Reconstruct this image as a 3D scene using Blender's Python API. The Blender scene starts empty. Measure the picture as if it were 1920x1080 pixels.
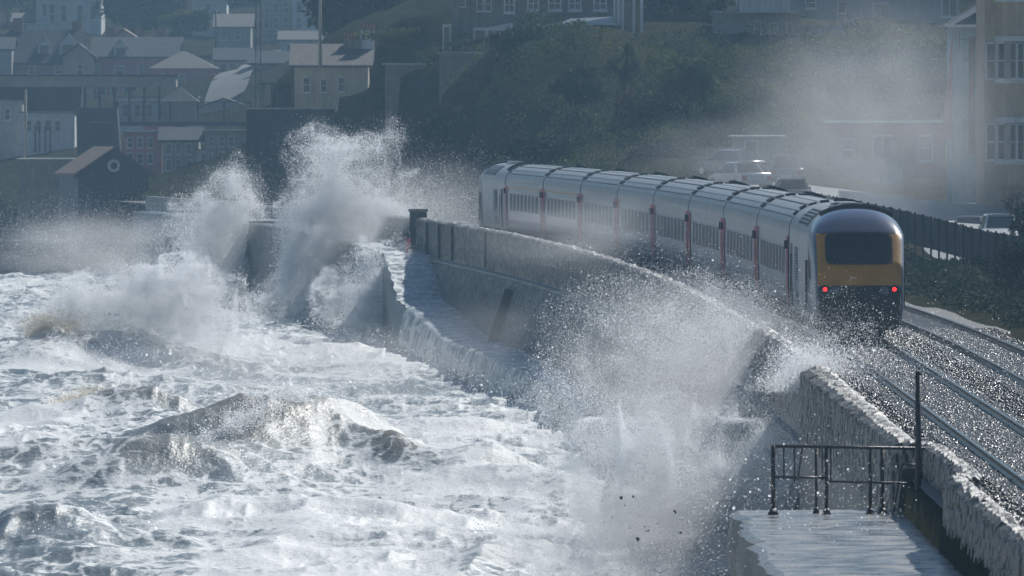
import bpy, math, random
import numpy as np
from mathutils import Vector, Matrix

sc = bpy.context.scene
col = sc.collection
R = math.radians
random.seed(7)
rng = np.random.default_rng(11)

# ------------------------------------------------------------------ camera
F = 18000.0            # focal length in pixels of the 1920 px wide frame (about 340 mm)
CAMZ, HOR = 6.85, 195.0
cam_d = bpy.data.cameras.new('camera')
cam_d.sensor_width = 36.0
cam_d.lens = 36.0 * F / 1920.0
cam_d.clip_start = 1.0
cam_d.clip_end = 9000.0
cam_d.dof.use_dof = True
cam_d.dof.focus_distance = 300.0
cam_d.dof.aperture_fstop = 7.1
cam = bpy.data.objects.new('camera', cam_d)
col.objects.link(cam)
cam.location = (0, 0, CAMZ)
cam.rotation_euler = (R(90) - math.atan((540 - HOR) / F), 0, 0)
sc.camera = cam

# ------------------------------------------------------------------ sky and sun
SUN_AZ, SUN_EL = 32.0, 41.0        # degrees right of the view axis, above the horizon
world = bpy.data.worlds.new('World')
sc.world = world
world.use_nodes = True
nt = world.node_tree
sky = nt.nodes.new('ShaderNodeTexSky')
sky.sky_type = 'NISHITA'
sky.sun_disc = False
sky.sun_elevation = R(SUN_EL)
sky.sun_rotation = R(SUN_AZ)
sky.air_density = 1.0
sky.dust_density = 0.3
sky.ozone_density = 4.0
nt.links.new(sky.outputs[0], nt.nodes['Background'].inputs[0])
nt.nodes['Background'].inputs[1].default_value = 0.055
sun_d = bpy.data.lights.new('sun', 'SUN')
sun_d.energy = 4.6
sun_d.angle = R(0.6)
sun_d.color = (1.0, 0.98, 0.945)
sun = bpy.data.objects.new('sun', sun_d)
col.objects.link(sun)
sdir = Vector((math.sin(R(SUN_AZ)) * math.cos(R(SUN_EL)), math.cos(R(SUN_AZ)) * math.cos(R(SUN_EL)), math.sin(R(SUN_EL))))
sun.rotation_euler = sdir.to_track_quat('Z', 'Y').to_euler()
sc.view_settings.view_transform = 'Standard'
sc.view_settings.look = 'None'
sc.view_settings.exposure = 0.25
sc.view_settings.gamma = 1.0
sc.render.engine = 'CYCLES'
cy = sc.cycles
cy.max_bounces = 10
cy.diffuse_bounces = 5
cy.glossy_bounces = 4
cy.transmission_bounces = 6
cy.transparent_max_bounces = 8
cy.volume_bounces = 0
cy.adaptive_threshold = 0.02
cy.use_denoising = True
cy.use_light_tree = False
cy.sample_clamp_indirect = 6.0
cy.caustics_reflective = False
cy.caustics_refractive = False

# ------------------------------------------------------------------ helpers
def at(x, y, d):
    """a point of the place seen at photo pixel x, y standing d metres away"""
    return Vector(((x - 960) * d / F, d, CAMZ - (y - HOR) * d / F))

def track(d):
    d = np.asarray(d, float)
    return 10.1 - 1.896e-4 * np.maximum(d - 260.0, 0) ** 2

def tx(d):
    return float(track(d))

def heading(d):
    return -2 * 1.896e-4 * max(d - 260.0, 0)

_tab = np.random.default_rng(5).random((256, 256))
def vnoise(x, y, s=0):
    x = x + s * 17.31; y = y + s * 9.73
    xi = np.floor(x).astype(int); yi = np.floor(y).astype(int)
    fx = x - xi; fy = y - yi
    fx = fx * fx * fx * (fx * (fx * 6 - 15) + 10); fy = fy * fy * fy * (fy * (fy * 6 - 15) + 10)
    a = _tab[xi & 255, yi & 255]; b = _tab[(xi + 1) & 255, yi & 255]
    c = _tab[xi & 255, (yi + 1) & 255]; e = _tab[(xi + 1) & 255, (yi + 1) & 255]
    return (a * (1 - fx) + b * fx) * (1 - fy) + (c * (1 - fx) + e * fx) * fy

def fbm(x, y, n=4, s=0):
    r = 0; a = 0.5; t = 0
    for k in range(n):
        r = r + a * vnoise(x * 2 ** k * (1 + .03 * k), y * 2 ** k, s + 3 * k); t += a; a *= .5
    return r / t

_tab3 = np.random.default_rng(8).random((64, 64, 64))
def vnoise3(p):
    i = np.floor(p).astype(int); f = p - i; f = f * f * (3 - 2 * f); i &= 63; j = (i + 1) & 63
    def g(a, b, c): return _tab3[a, b, c]
    x0, y0, z0 = i.T; x1, y1, z1 = j.T; fx, fy, fz = f.T
    c00 = g(x0, y0, z0) * (1 - fx) + g(x1, y0, z0) * fx; c10 = g(x0, y1, z0) * (1 - fx) + g(x1, y1, z0) * fx
    c01 = g(x0, y0, z1) * (1 - fx) + g(x1, y0, z1) * fx; c11 = g(x0, y1, z1) * (1 - fx) + g(x1, y1, z1) * fx
    return (c00 * (1 - fy) + c10 * fy) * (1 - fz) + (c01 * (1 - fy) + c11 * fy) * fz

def tag(o, label=None, cat=None, group=None, kind=None):
    if label: o['label'] = label
    if cat: o['category'] = cat
    if group: o['group'] = group
    if kind: o['kind'] = kind
    return o

def empty(name, loc=(0, 0, 0), rz=0.0, label=None, cat=None, group=None):
    o = bpy.data.objects.new(name, None)
    col.objects.link(o)
    o.location = loc
    o.rotation_euler = (0, 0, rz)
    return tag(o, label, cat, group)

def link_mesh(name, me, parent=None, loc=None, rot=None):
    o = bpy.data.objects.new(name, me)
    col.objects.link(o)
    if parent: o.parent = parent
    if loc is not None: o.location = loc
    if rot is not None: o.rotation_euler = rot
    return o

def np_mesh(name, verts, faces, mat, smooth=False):
    """faces: (n,3) or (n,4) int array"""
    me = bpy.data.meshes.new(name)
    verts = np.asarray(verts, np.float32); faces = np.asarray(faces, np.int32)
    k = faces.shape[1]
    me.vertices.add(len(verts)); me.vertices.foreach_set('co', verts.ravel())
    me.loops.add(faces.size); me.loops.foreach_set('vertex_index', faces.ravel())
    me.polygons.add(len(faces))
    me.polygons.foreach_set('loop_start', np.arange(0, faces.size, k, dtype=np.int32))
    me.polygons.foreach_set('loop_total', np.full(len(faces), k, np.int32))
    if smooth: me.polygons.foreach_set('use_smooth', np.ones(len(faces), bool))
    me.update(calc_edges=True)
    if mat: me.materials.append(mat)
    return me

class MB:
    def __init__(s): s.v = []; s.f = []
    def add(s, v, f):
        o = len(s.v); s.v += [tuple(p) for p in v]; s.f += [tuple(i + o for i in q) for q in f]; return s
    def box(s, x0, x1, y0, y1, z0, z1):
        return s.add([(x0, y0, z0), (x1, y0, z0), (x1, y1, z0), (x0, y1, z0), (x0, y0, z1), (x1, y0, z1), (x1, y1, z1), (x0, y1, z1)],
                     [(0, 3, 2, 1), (4, 5, 6, 7), (0, 1, 5, 4), (1, 2, 6, 5), (2, 3, 7, 6), (3, 0, 4, 7)])
    def prism(s, poly, y0, y1):
        """poly of (x,z), anticlockwise seen from -y; extruded from y0 to y1"""
        n = len(poly)
        v = [(x, y0, z) for x, z in poly] + [(x, y1, z) for x, z in poly]
        f = [tuple(range(n)), tuple(range(2 * n - 1, n - 1, -1))]
        f += [(i, i + n, (i + 1) % n + n, (i + 1) % n) for i in range(n)]
        return s.add(v, f)
    def prismx(s, poly, x0, x1):
        """poly of (y,z) extruded along x"""
        n = len(poly)
        v = [(x0, y, z) for y, z in poly] + [(x1, y, z) for y, z in poly]
        f = [tuple(range(n - 1, -1, -1)), tuple(range(n, 2 * n))]
        f += [(i, (i + 1) % n, (i + 1) % n + n, i + n) for i in range(n)]
        return s.add(v, f)
    def tube(s, p0, p1, r0, r1=None, n=8):
        r1 = r0 if r1 is None else r1
        p0 = Vector(p0); p1 = Vector(p1); a = (p1 - p0).normalized()
        u = a.orthogonal().normalized(); w = a.cross(u)
        v = []
        for p, r in ((p0, r0), (p1, r1)):
            for k in range(n):
                t = 2 * math.pi * k / n
                v.append(p + (u * math.cos(t) + w * math.sin(t)) * r)
        f = [(k, (k + 1) % n, (k + 1) % n + n, k + n) for k in range(n)]
        f += [tuple(range(n - 1, -1, -1)), tuple(range(n, 2 * n))]
        return s.add(v, f)
    def quad(s, a, b, c, d): return s.add([a, b, c, d], [(0, 1, 2, 3)])
    def mesh(s, name, mat, smooth=False):
        me = bpy.data.meshes.new(name); me.from_pydata(s.v, [], s.f); me.update()
        if smooth: me.polygons.foreach_set('use_smooth', [True] * len(me.polygons))
        me.materials.append(mat); return me
    def build(s, name, mat, parent=None, smooth=False, loc=None, bevel=0):
        o = link_mesh(name, s.mesh(name, mat, smooth), parent, loc)
        if bevel:
            m = o.modifiers.new('bevel', 'BEVEL'); m.width = bevel; m.segments = 2; m.limit_method = 'ANGLE'
        return o

def loft(secs, closed=False):
    """list of equally long point lists -> verts, quads"""
    n = len(secs[0]); v = [p for s in secs for p in s]; f = []
    for i in range(len(secs) - 1):
        for k in range(n if closed else n - 1):
            a = i * n + k; b = i * n + (k + 1) % n
            f.append((a, b, b + n, a + n))
    return v, f

# ------------------------------------------------------------------ materials
def mat(name, c, rough=.7, var=.25, scale=3.0, bump=0.0, bscale=None, c2=None, metal=0.0, coat=0.0, stretch=(1, 1, 1), detail=5, spec=.5, streak=0.0):
    m = bpy.data.materials.new(name); m.use_nodes = True
    t = m.node_tree; N = t.nodes; L = t.links
    b = N['Principled BSDF']
    b.inputs['Roughness'].default_value = rough
    b.inputs['Metallic'].default_value = metal
    b.inputs['Coat Weight'].default_value = coat
    b.inputs['Coat Roughness'].default_value = .12
    b.inputs['Specular IOR Level'].default_value = spec
    tc = N.new('ShaderNodeTexCoord'); mp = N.new('ShaderNodeMapping'); mp.inputs['Scale'].default_value = stretch
    L.new(tc.outputs['Object'], mp.inputs[0])
    n1 = N.new('ShaderNodeTexNoise'); n1.inputs['Scale'].default_value = scale; n1.inputs['Detail'].default_value = detail; n1.inputs['Roughness'].default_value = .65
    L.new(mp.outputs[0], n1.inputs[0])
    rp = N.new('ShaderNodeValToRGB')
    rp.color_ramp.elements[0].position = .3; rp.color_ramp.elements[1].position = .7
    c = Vector(c[:3]); d = Vector(c2) if c2 else c * (1 + var)
    e = c if c2 else c * (1 - var)
    rp.color_ramp.elements[0].color = (*e, 1); rp.color_ramp.elements[1].color = (*d, 1)
    L.new(n1.outputs[0], rp.inputs[0])
    out = rp.outputs[0]
    if streak:
        mp2 = N.new('ShaderNodeMapping'); mp2.inputs['Scale'].default_value = (6, 6, .5); L.new(tc.outputs['Object'], mp2.inputs[0])
        n3 = N.new('ShaderNodeTexNoise'); n3.inputs['Scale'].default_value = 1.5; n3.inputs['Detail'].default_value = 4; L.new(mp2.outputs[0], n3.inputs[0])
        mr = N.new('ShaderNodeMapRange'); mr.inputs[1].default_value = .45; mr.inputs[2].default_value = .7; mr.inputs[3].default_value = 1; mr.inputs[4].default_value = 1 - streak
        L.new(n3.outputs[0], mr.inputs[0])
        mx = N.new('ShaderNodeMix'); mx.data_type = 'RGBA'; mx.blend_type = 'MULTIPLY'; mx.inputs[0].default_value = 1
        L.new(out, mx.inputs[6]); L.new(mr.outputs[0], mx.inputs[7]); out = mx.outputs[2]
    L.new(out, b.inputs['Base Color'])
    if bump:
        n2 = N.new('ShaderNodeTexNoise'); n2.inputs['Scale'].default_value = bscale or scale * 4; n2.inputs['Detail'].default_value = 4
        L.new(mp.outputs[0], n2.inputs[0])
        bp = N.new('ShaderNodeBump'); bp.inputs['Strength'].default_value = 1; bp.inputs['Distance'].default_value = bump
        L.new(n2.outputs[0], bp.inputs['Height']); L.new(bp.outputs[0], b.inputs['Normal'])
    return m

def emit(name, c, s):
    m = bpy.data.materials.new(name); m.use_nodes = True
    b = m.node_tree.nodes['Principled BSDF']
    b.inputs['Base Color'].default_value = (*c, 1); b.inputs['Emission Color'].default_value = (*c, 1); b.inputs['Emission Strength'].default_value = s
    m.cycles.emission_sampling = 'NONE'
    return m

M = {}
M['stone'] = mat('wet_stone', (.05, .056, .052), .45, c2=(.15, .152, .14), scale=2.2, bump=.05, bscale=5, streak=.35)
M['coping'] = mat('wet_coping', (.055, .06, .057), .5, c2=(.17, .168, .155), scale=3, bump=.04, bscale=7)
M['render_wall'] = mat('sea_wall_render', (.10, .112, .108), .55, c2=(.24, .255, .245), scale=1.1, bump=.08, bscale=3, streak=.6)
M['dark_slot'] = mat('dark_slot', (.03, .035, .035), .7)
M['concrete'] = mat('wet_concrete', (.15, .155, .155), .24, c2=(.26, .265, .26), scale=.9, bump=.05, bscale=6, stretch=(.45, 1, 1))
M['block'] = mat('harbour_concrete', (.05, .055, .055), .4, c2=(.10, .105, .105), scale=.7, bump=.03, streak=.4)
M['ballast'] = mat('ballast', (.05, .05, .048), .55, c2=(.13, .125, .115), scale=9, bump=.04, bscale=14)
M['ballast_stone'] = mat('ballast_stone', (.035, .035, .034), .36, c2=(.115, .11, .105), scale=2.5)
M['rail'] = mat('rail_steel', (.13, .10, .08), .35, scale=5, metal=.6)
M['rail_top'] = mat('rail_head', (.35, .35, .35), .18, metal=1.0)
M['sleeper'] = mat('concrete_sleeper', (.16, .16, .15), .4, c2=(.26, .255, .24), scale=3, bump=.01)
M['iron'] = mat('rusty_iron', (.018, .016, .016), .45, c2=(.06, .04, .032), scale=9, bump=.01)
M['paint_white'] = mat('white_paint', (.62, .64, .64), .5, var=.1, scale=2)
M['coach_side'] = mat('coach_side_paint', (.12, .145, .20), .42, c2=(.20, .225, .28), scale=1.2, stretch=(1, .6, 3), coat=.2, streak=.25)
M['coach_blue'] = mat('coach_blue_paint', (.055, .06, .16), .28, c2=(.10, .11, .23), scale=1.2, stretch=(1, .6, 3), coat=.25, streak=.2)
M['coach_upper'] = mat('coach_upper_paint', (.20, .225, .25), .42, c2=(.29, .315, .335), scale=1.5, coat=.15, streak=.2)
M['coach_roof'] = mat('coach_roof', (.20, .215, .22), .33, c2=(.34, .35, .35), scale=2.2, stretch=(1, .5, 1), bump=.008)
M['gold'] = mat('gold_line', (.45, .30, .10), .4)
M['pink_line'] = mat('pink_line', (.40, .20, .36), .4)
M['door_pink'] = mat('door_paint', (.36, .02, .06), .5, c2=(.46, .05, .10), scale=2)
M['black'] = mat('black_fitting', (.012, .012, .014), .5, var=.4)
M['rubber'] = mat('gangway_rubber', (.012, .013, .016), .6, var=.3)
M['train_glass'] = mat('train_glass', (.010, .013, .016), .45, var=.2, spec=.25)
M['cab_glass'] = mat('cab_glass', (.010, .014, .018), .2, c2=(.03, .035, .04), scale=9, spec=.4)
M['power_side'] = mat('power_car_side', (.25, .27, .295), .42, c2=(.38, .40, .42), scale=1.4, stretch=(1, 1, .3), coat=.15, streak=.55)
M['yellow'] = mat('warning_yellow', (.52, .23, .02), .5, c2=(.62, .29, .03), scale=1.3, coat=.3, streak=.12)
M['navy'] = mat('cab_navy', (.017, .019, .048), .25, c2=(.028, .03, .065), scale=2, coat=.8)
M['under'] = mat('underframe_dirt', (.018, .018, .018), .7, c2=(.05, .045, .04), scale=4)
M['tail'] = emit('tail_lamp_red', (1.0, .018, .015), 2.6)
M['lamp_off'] = mat('lamp_lens', (.10, .13, .17), .15)

_t = M['concrete'].node_tree; _n = _t.nodes.new('ShaderNodeTexNoise'); _n.inputs['Scale'].default_value = 1.3; _n.inputs['Detail'].default_value = 5
_c = _t.nodes.new('ShaderNodeTexCoord'); _t.links.new(_c.outputs['Object'], _n.inputs[0]); _m = _t.nodes.new('ShaderNodeMapRange'); _m.inputs[1].default_value = .38; _m.inputs[2].default_value = .62; _m.inputs[3].default_value = .06; _m.inputs[4].default_value = .5
_t.links.new(_n.outputs[0], _m.inputs[0]); _t.links.new(_m.outputs[0], _t.nodes['Principled BSDF'].inputs['Roughness'])
M['grass'] = mat('rough_grass', (.022, .035, .014), .9, c2=(.055, .07, .025), scale=.6, bump=.2, bscale=2, spec=.0)
M['cliff'] = mat('cliff_soil', (.022, .026, .016), .95, c2=(.05, .046, .029), scale=.25, bump=.3, bscale=1.2, spec=.0)
M['carpark'] = mat('wet_car_park', (.16, .165, .16), .5, c2=(.26, .265, .255), scale=.5)
M['road'] = mat('wet_road', (.13, .13, .13), .7, c2=(.18, .18, .175), scale=.5)

# ------------------------------------------------------------------ land
def shore(Y):
    """x of the sea's edge along the coast"""
    Y = np.asarray(Y, float)
    s = track(np.minimum(Y, 700)) - 2.9
    return np.where(Y > 700, np.interp(Y, [700, 760, 860, 950, 1000], [-29.6, -40, -60, -160, -900]), s)

cps = []
def cp(x, y, d): p = at(x, y, d); cps.append((p.x, p.y, p.z))
for d in range(60, 720, 30):
    t = tx(d)
    cps.append((t + 1, d, -.3)); cps.append((t + 5.0, d, -.3)); cps.append((t - 6, d, -.3))
for d in (120, 180, 240, 290, 330, 388): cps.append((tx(d) + 12, d, .5))
for d in (120, 180, 240): cps += [(tx(d) + 25, d, 1.0), (tx(d) + 60, d, 4.0)]
for q in ((1690, 0, 422, .95), (1480, 0, 452, 1.85), (1470, 0, 490, 2.75), (1370, 0, 505, 3.0), (1385, 0, 480, 2.5), (1875, 0, 445, .25), (1815, 0, 472, 0.1),
          (1690, 0, 520, 1.4), (1600, 0, 500, 1.6), (1600, 0, 540, 2.2), (1900, 0, 480, .5), (1900, 0, 520, .9), (1780, 0, 520, 1.4), (1660, 0, 560, 2.9), (1800, 0, 560, 2.8),
          (1560, 0, 470, 1.7), (1560, 0, 430, 1.3), (1950, 0, 420, .4), (1440, 0, 440, 1.6)):
    cps.append(((q[0] - 960) * q[2] / F, q[2], q[3]))
for q in ((700, 398, 572), (900, 345, 560), (1000, 320, 552), (1100, 305, 545), (1200, 295, 535), (1290, 290, 528),
          (650, 380, 600), (760, 280, 590), (760, 200, 602), (850, 260, 578), (860, 150, 592), (930, 200, 572), (960, 110, 578), (960, 66, 586), (1050, 64, 588), (1150, 62, 588),
          (1100, 160, 572), (1100, 240, 560), (1200, 200, 562), (1240, 100, 582), (1320, 112, 584), (1340, 200, 562), (1420, 215, 560), (1440, 150, 572), (1500, 205, 568),
          (1560, 190, 580), (1600, 100, 594), (1700, 105, 596), (1700, 190, 580), (1620, 60, 606), (1800, 60, 620),
          (720, 150, 612), (700, 96, 630), (640, 205, 622), (560, 205, 640), (560, 195, 700), (800, 98, 625), (880, 95, 606), (880, 95, 640), (1100, 60, 640), (1400, 60, 640), (1600, 50, 660),
          (700, 20, 680), (780, -10, 690), (640, 40, 680), (900, -60, 760), (1300, -120, 760), (1700, -150, 800)):
    cp(*q)
for q in ((330, 358, 690), (430, 352, 665), (430, 330, 720), (250, 340, 740), (350, 330, 750), (540, 380, 632), (600, 380, 625), (530, 340, 650), (480, 205, 665), (450, 260, 790), (400, 300, 760), (300, 290, 780), (200, 290, 800), (100, 290, 800), (100, 285, 880), (300, 285, 880), (450, 180, 880), (440, 130, 950), (100, 170, 960), (300, 180, 950), (500, 110, 1000),
          (100, 60, 1060), (300, 70, 1060), (500, 70, 1060), (600, 90, 900), (100, -10, 1150), (400, -10, 1150), (600, -20, 1150), (0, -90, 1350), (400, -90, 1350), (900, -140, 1200), (1500, -200, 1200), (-600, -60, 1400), (-1500, 0, 1500)):
    cp(*q)
cps += [(x, 2400, 150) for x in (-900, -300, 200, 700)] + [(300, 800, 60), (300, 500, 40), (300, 200, 20), (600, 1500, 110), (-600, 1600, 45), (120, 600, 26), (90, 480, 8), (90, 380, 4)]
cps = np.array(cps)
def phi(A, B):
    return np.sqrt(((A[:, None, :2] - B[None, :, :2]) ** 2).sum(-1) + .6)
_A = np.zeros((len(cps) + 1, len(cps) + 1)); _A[:-1, :-1] = phi(cps, cps); _A[-1, :-1] = 1; _A[:-1, -1] = 1
_w = np.linalg.solve(_A + np.diag([-.02] * len(cps) + [0]), np.append(cps[:, 2], 0))
def land_z(X, Y):
    P = np.stack([np.ravel(X), np.ravel(Y)], 1).astype(float); out = np.empty(len(P))
    for i in range(0, len(P), 20000): out[i:i + 20000] = phi(P[i:i + 20000], cps) @ _w[:-1] + _w[-1]
    return out.reshape(np.shape(X))
def gz(x, y): return float(land_z(np.array([x]), np.array([y]))[0])

# one land sheet: fine near the coast, coarse to the horizon
xs = np.concatenate([np.linspace(-900, -120, 12), np.linspace(-90, -45, 10), np.arange(-43, 45, .9), np.linspace(46, 90, 16), np.linspace(110, 800, 14)])
ys = np.concatenate([np.linspace(-150, 120, 10), np.arange(130, 520, 3.0), np.arange(520, 660, 1.1), np.arange(662, 1100, 4), np.linspace(1110, 2600, 30)])
XX, YY = np.meshgrid(xs, ys)
ZZ = land_z(XX, YY)
TU = XX - track(np.minimum(YY, 700))
steep = np.clip((ZZ - 1.2) / 3, 0, 1) * np.clip((YY - 515) / 15, 0, 1)
ZZ = ZZ + steep * (fbm(XX * .35, YY * .35, 4, 2) - .5) * 1.6
ZZ = np.where((TU < 5.4) & (YY < 700), np.minimum(ZZ, -.3), ZZ)
SH = shore(YY)
ZZ = np.where(XX < SH, -9.0, ZZ)
nx = len(xs); ny = len(ys)
idx = np.arange(nx * ny).reshape(ny, nx)
fc = np.stack([idx[:-1, :-1], idx[:-1, 1:], idx[1:, 1:], idx[1:, :-1]], -1).reshape(-1, 4)
gm = M['cliff']
land = link_mesh('ground', np_mesh('ground', np.stack([XX, YY, ZZ], -1).reshape(-1, 3), fc, gm, True))
tag(land, 'dark grassy coastal ground rising to the wooded cliff and town', kind='structure')

def strip(name, f0, f1, ds, z, material, label, lift=0.0):
    """a sheet along the line between two edges"""
    v = []; f = []
    for i, d in enumerate(ds):
        v += [(f0(d), d, z(d) if callable(z) else z), (f1(d), d, z(d) if callable(z) else z)]
        if i: f.append((2 * i - 2, 2 * i - 1, 2 * i + 1, 2 * i))
    o = link_mesh(name, np_mesh(name, v, f, material))
    return tag(o, label, kind='structure')
DS = [60 + 6 * i for i in range(108)]
strip('track_bed', lambda d: tx(d) - 2.6, lambda d: tx(d) + 5.6, DS, -.20, M['ballast'], 'wet stone ballast bed under the two railway tracks')

# car park and road sheets draped on the land
def drape(name, x0, x1, y0, y1, material, label, step=2.0, lift=.05, fx=None):
    a = np.arange(x0, x1 + .1, step); b = np.arange(y0, y1 + .1, step)
    A, B = np.meshgrid(a, b)
    if fx is not None: A = A + fx(B)
    Z = land_z(A, B) + lift
    i = np.arange(A.size).reshape(A.shape)
    f = np.stack([i[:-1, :-1], i[:-1, 1:], i[1:, 1:], i[1:, :-1]], -1).reshape(-1, 4)
    return tag(link_mesh(name, np_mesh(name, np.stack([A, B, Z], -1).reshape(-1, 3), f, material, True)), label, kind='structure')
drape('car_park', 0, 22, 400, 508, M['carpark'], 'pale wet car park sloping up behind the train', fx=lambda Y: track(Y) + 12.6)
drape('hill_road', -31, -26, 884, 1010, M['road'], 'pale wet road climbing the hill into the town', lift=.3, step=4, fx=lambda Y: (Y - 800) * .028)

# ballast stones: uncountable, one mesh
def ballast(n):
    d = 150 + (300 - 150) * rng.random(n) ** 1.25
    u = -2.3 + 7.6 * rng.random(n)
    c = np.stack([track(d) + u, d, np.full(n, -.185) + .03 * rng.random(n)], 1)
    s = (.024 + .035 * rng.random(n) ** 2)[:, None, None]
    o = np.array([[1, 0, 0], [-1, 0, 0], [0, 1, 0], [0, -1, 0], [0, 0, 1], [0, 0, -1]], float)
    q = rng.normal(size=(n, 4)); q /= np.linalg.norm(q, axis=1)[:, None]
    w, x, y, z = q.T
    Rm = np.stack([1 - 2 * (y * y + z * z), 2 * (x * y - z * w), 2 * (x * z + y * w), 2 * (x * y + z * w), 1 - 2 * (x * x + z * z), 2 * (y * z - x * w), 2 * (x * z - y * w), 2 * (y * z + x * w), 1 - 2 * (x * x + y * y)], 1).reshape(n, 3, 3)
    loc = o[None] * (.7 + .6 * rng.random((n, 6, 1)))
    V = np.einsum('nij,nkj->nki', Rm, loc) * s + c[:, None]
    f = np.array([[0, 2, 4], [2, 1, 4], [1, 3, 4], [3, 0, 4], [2, 0, 5], [1, 2, 5], [3, 1, 5], [0, 3, 5]])
    Fc = (np.arange(n) * 6)[:, None, None] + f[None]
    return link_mesh('ballast_stones', np_mesh('ballast_stones', V.reshape(-1, 3), Fc.reshape(-1, 3), M['ballast_stone']))
tag(ballast(60000), 'loose wet ballast stones glinting between the rails', 'ballast', kind='stuff')

# ------------------------------------------------------------------ railway tracks
sl_mesh = MB().add([(-1.25, -.13, -.2), (1.25, -.13, -.2), (1.25, .13, -.2), (-1.25, .13, -.2), (-1.25, -.10, -.145), (1.25, -.10, -.145), (1.25, .10, -.145), (-1.25, .10, -.145)],
                   [(4, 5, 6, 7), (0, 1, 5, 4), (1, 2, 6, 5), (2, 3, 7, 6), (3, 0, 4, 7)]).mesh('sleeper', M['sleeper'])
def make_track(off, label):
    root = empty('railway_track', (0, 0, 0), label=label, cat='railway track', group='the two running lines')
    for side in (-.755, .755):
        prof = [(-.07, -.15), (-.07, -.135), (-.012, -.115), (-.012, -.04), (-.036, -.03), (-.036, 0), (.036, 0), (.036, -.03), (.012, -.04), (.012, -.115), (.07, -.135), (.07, -.15)]
        secs = [[(tx(d) + off + side + p[0], d, p[1]) for p in prof] for d in DS]
        v, f = loft(secs)
        r = link_mesh('rail', np_mesh('rail', v, f, M['rail']), root)
        secs = [[(tx(d) + off + side - .03, d, .003), (tx(d) + off + side + .03, d, .003)] for d in DS]
        v, f = loft(secs)
        link_mesh('rail_head', np_mesh('rail_head', v, f, M['rail_top']), r)
    d = 142.0; k = 0
    while d < 330 and k < 295:
        o = link_mesh('sleeper', sl_mesh, root, (tx(d) + off, d, 0), (0, 0, -heading(d)))
        d += .65; k += 1
    return root
make_track(0.0, 'railway track next to the sea wall, with the train on it')
make_track(3.4, 'empty railway track on the landward side of the train')

# ------------------------------------------------------------------ sea wall
def wtop(d): return float(np.interp(d, [231, 300, 430, 503, 560, 690], [.45, .5, .75, .8, .62, .5]))
def win(d): return float(np.interp(d, [165, 166.5, 181, 183, 231, 300], [-2.3, -1.95, -1.95, -2.4, -2.4, -2.9]))
def wout(d, near): return float(np.interp(d, [165, 166.5, 181, 183, 231], [-2.66, -2.3, -2.3, -2.85, -3.15])) if near else float(np.interp(d, [231, 262, 300], [-2.86, -3.1, -3.55]))
def lower(d): return float(np.interp(d, [400, 445, 483, 500, 512, 560], [-4.2, -4.15, -3.1, -1.0, -.85, -.3]))
def wall_sec(d, near):
    t = tx(d); o = wout(d, near); zt = wtop(d); zl = lower(d)
    led = min(-1.2, zt - 1.95) if d < 503 else -1.2
    zb = min(led - .3, zl - .6)
    bat = (led - zb) * .31
    if near: return [(t + win(d), d, -1.5), (t + win(d), d, zt - .12), (t + o, d, zt - .12), (t + o - .02, d, led), (t + o - .06, d, -5), (t + o - .1, d, -9)]
    return [(t + win(d), d, -1.5), (t + win(d), d, zt - .12), (t + o, d, zt - .12), (t + o, d, led + .08), (t + o - .16, d, led), (t + o - .16, d, led - .1), (t + o - .05, d, led - .16), (t + o - .05 - bat, d, zb), (t + o - .05 - bat, d, zb - 4)]
def make_wall(d0, d1, near, label, step):
    root = empty('sea_wall', (tx(d0) - 3, d0, -4), label=label, cat='wall', group='sea wall sections')
    base = Vector(root.location)
    ds = list(np.arange(d0, d1, step)) + [d1]
    secs = [[Vector(p) - base for p in wall_sec(d, near)] for d in ds]
    v, f = loft(secs)
    n = len(secs[0])
    f = list(f)
    mb = MB(); mb.add(v, f); mb.add(secs[0], [tuple(range(n))]); mb.add(secs[-1], [tuple(range(n - 1, -1, -1))])
    mb.build('parapet_face', M['render_wall'] if not near else M['stone'], root)
    return root, base
near_wall, nb = make_wall(128, 231, True, 'near rough stone sea wall beside the railing and wet platform', 1)
far_wall, fb = make_wall(231.02, 672, False, 'long curving far sea wall running beside the train towards the town', 4)

cop_meshes = []
for k in range(8):
    mb = MB(); w = .40; l = .5; r = random.Random(k)
    vs = []
    nxs, nys = 5, 4
    for j in range(nys):
        for i in range(nxs):
            a = -1 + 2 * i / (nxs - 1); b = -1 + 2 * j / (nys - 1)
            h = .13 + r.uniform(-.03, .03) - (.07 if abs(a) == 1 else 0) - (.04 if abs(b) == 1 else 0)
            vs.append((a * (w + r.uniform(-.04, .05)), b * (l - .03 + r.uniform(-.03, .02)), h))
    f = [(j * nxs + i, j * nxs + i + 1, (j + 1) * nxs + i + 1, (j + 1) * nxs + i) for j in range(nys - 1) for i in range(nxs - 1)]
    mb.add(vs, f)
    ring = [i for i in range(nxs)] + [j * nxs + nxs - 1 for j in range(1, nys)] + [(nys - 1) * nxs + i for i in range(nxs - 2, -1, -1)] + [j * nxs for j in range(nys - 2, 0, -1)]
    o = len(mb.v); mb.v += [(vs[i][0], vs[i][1], -.04) for i in ring]
    m = len(ring)
    mb.f += [(ring[i], o + i, o + (i + 1) % m, ring[(i + 1) % m]) for i in range(m)]
    cop_meshes.append(mb.mesh('coping_stone', M['coping']))
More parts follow.
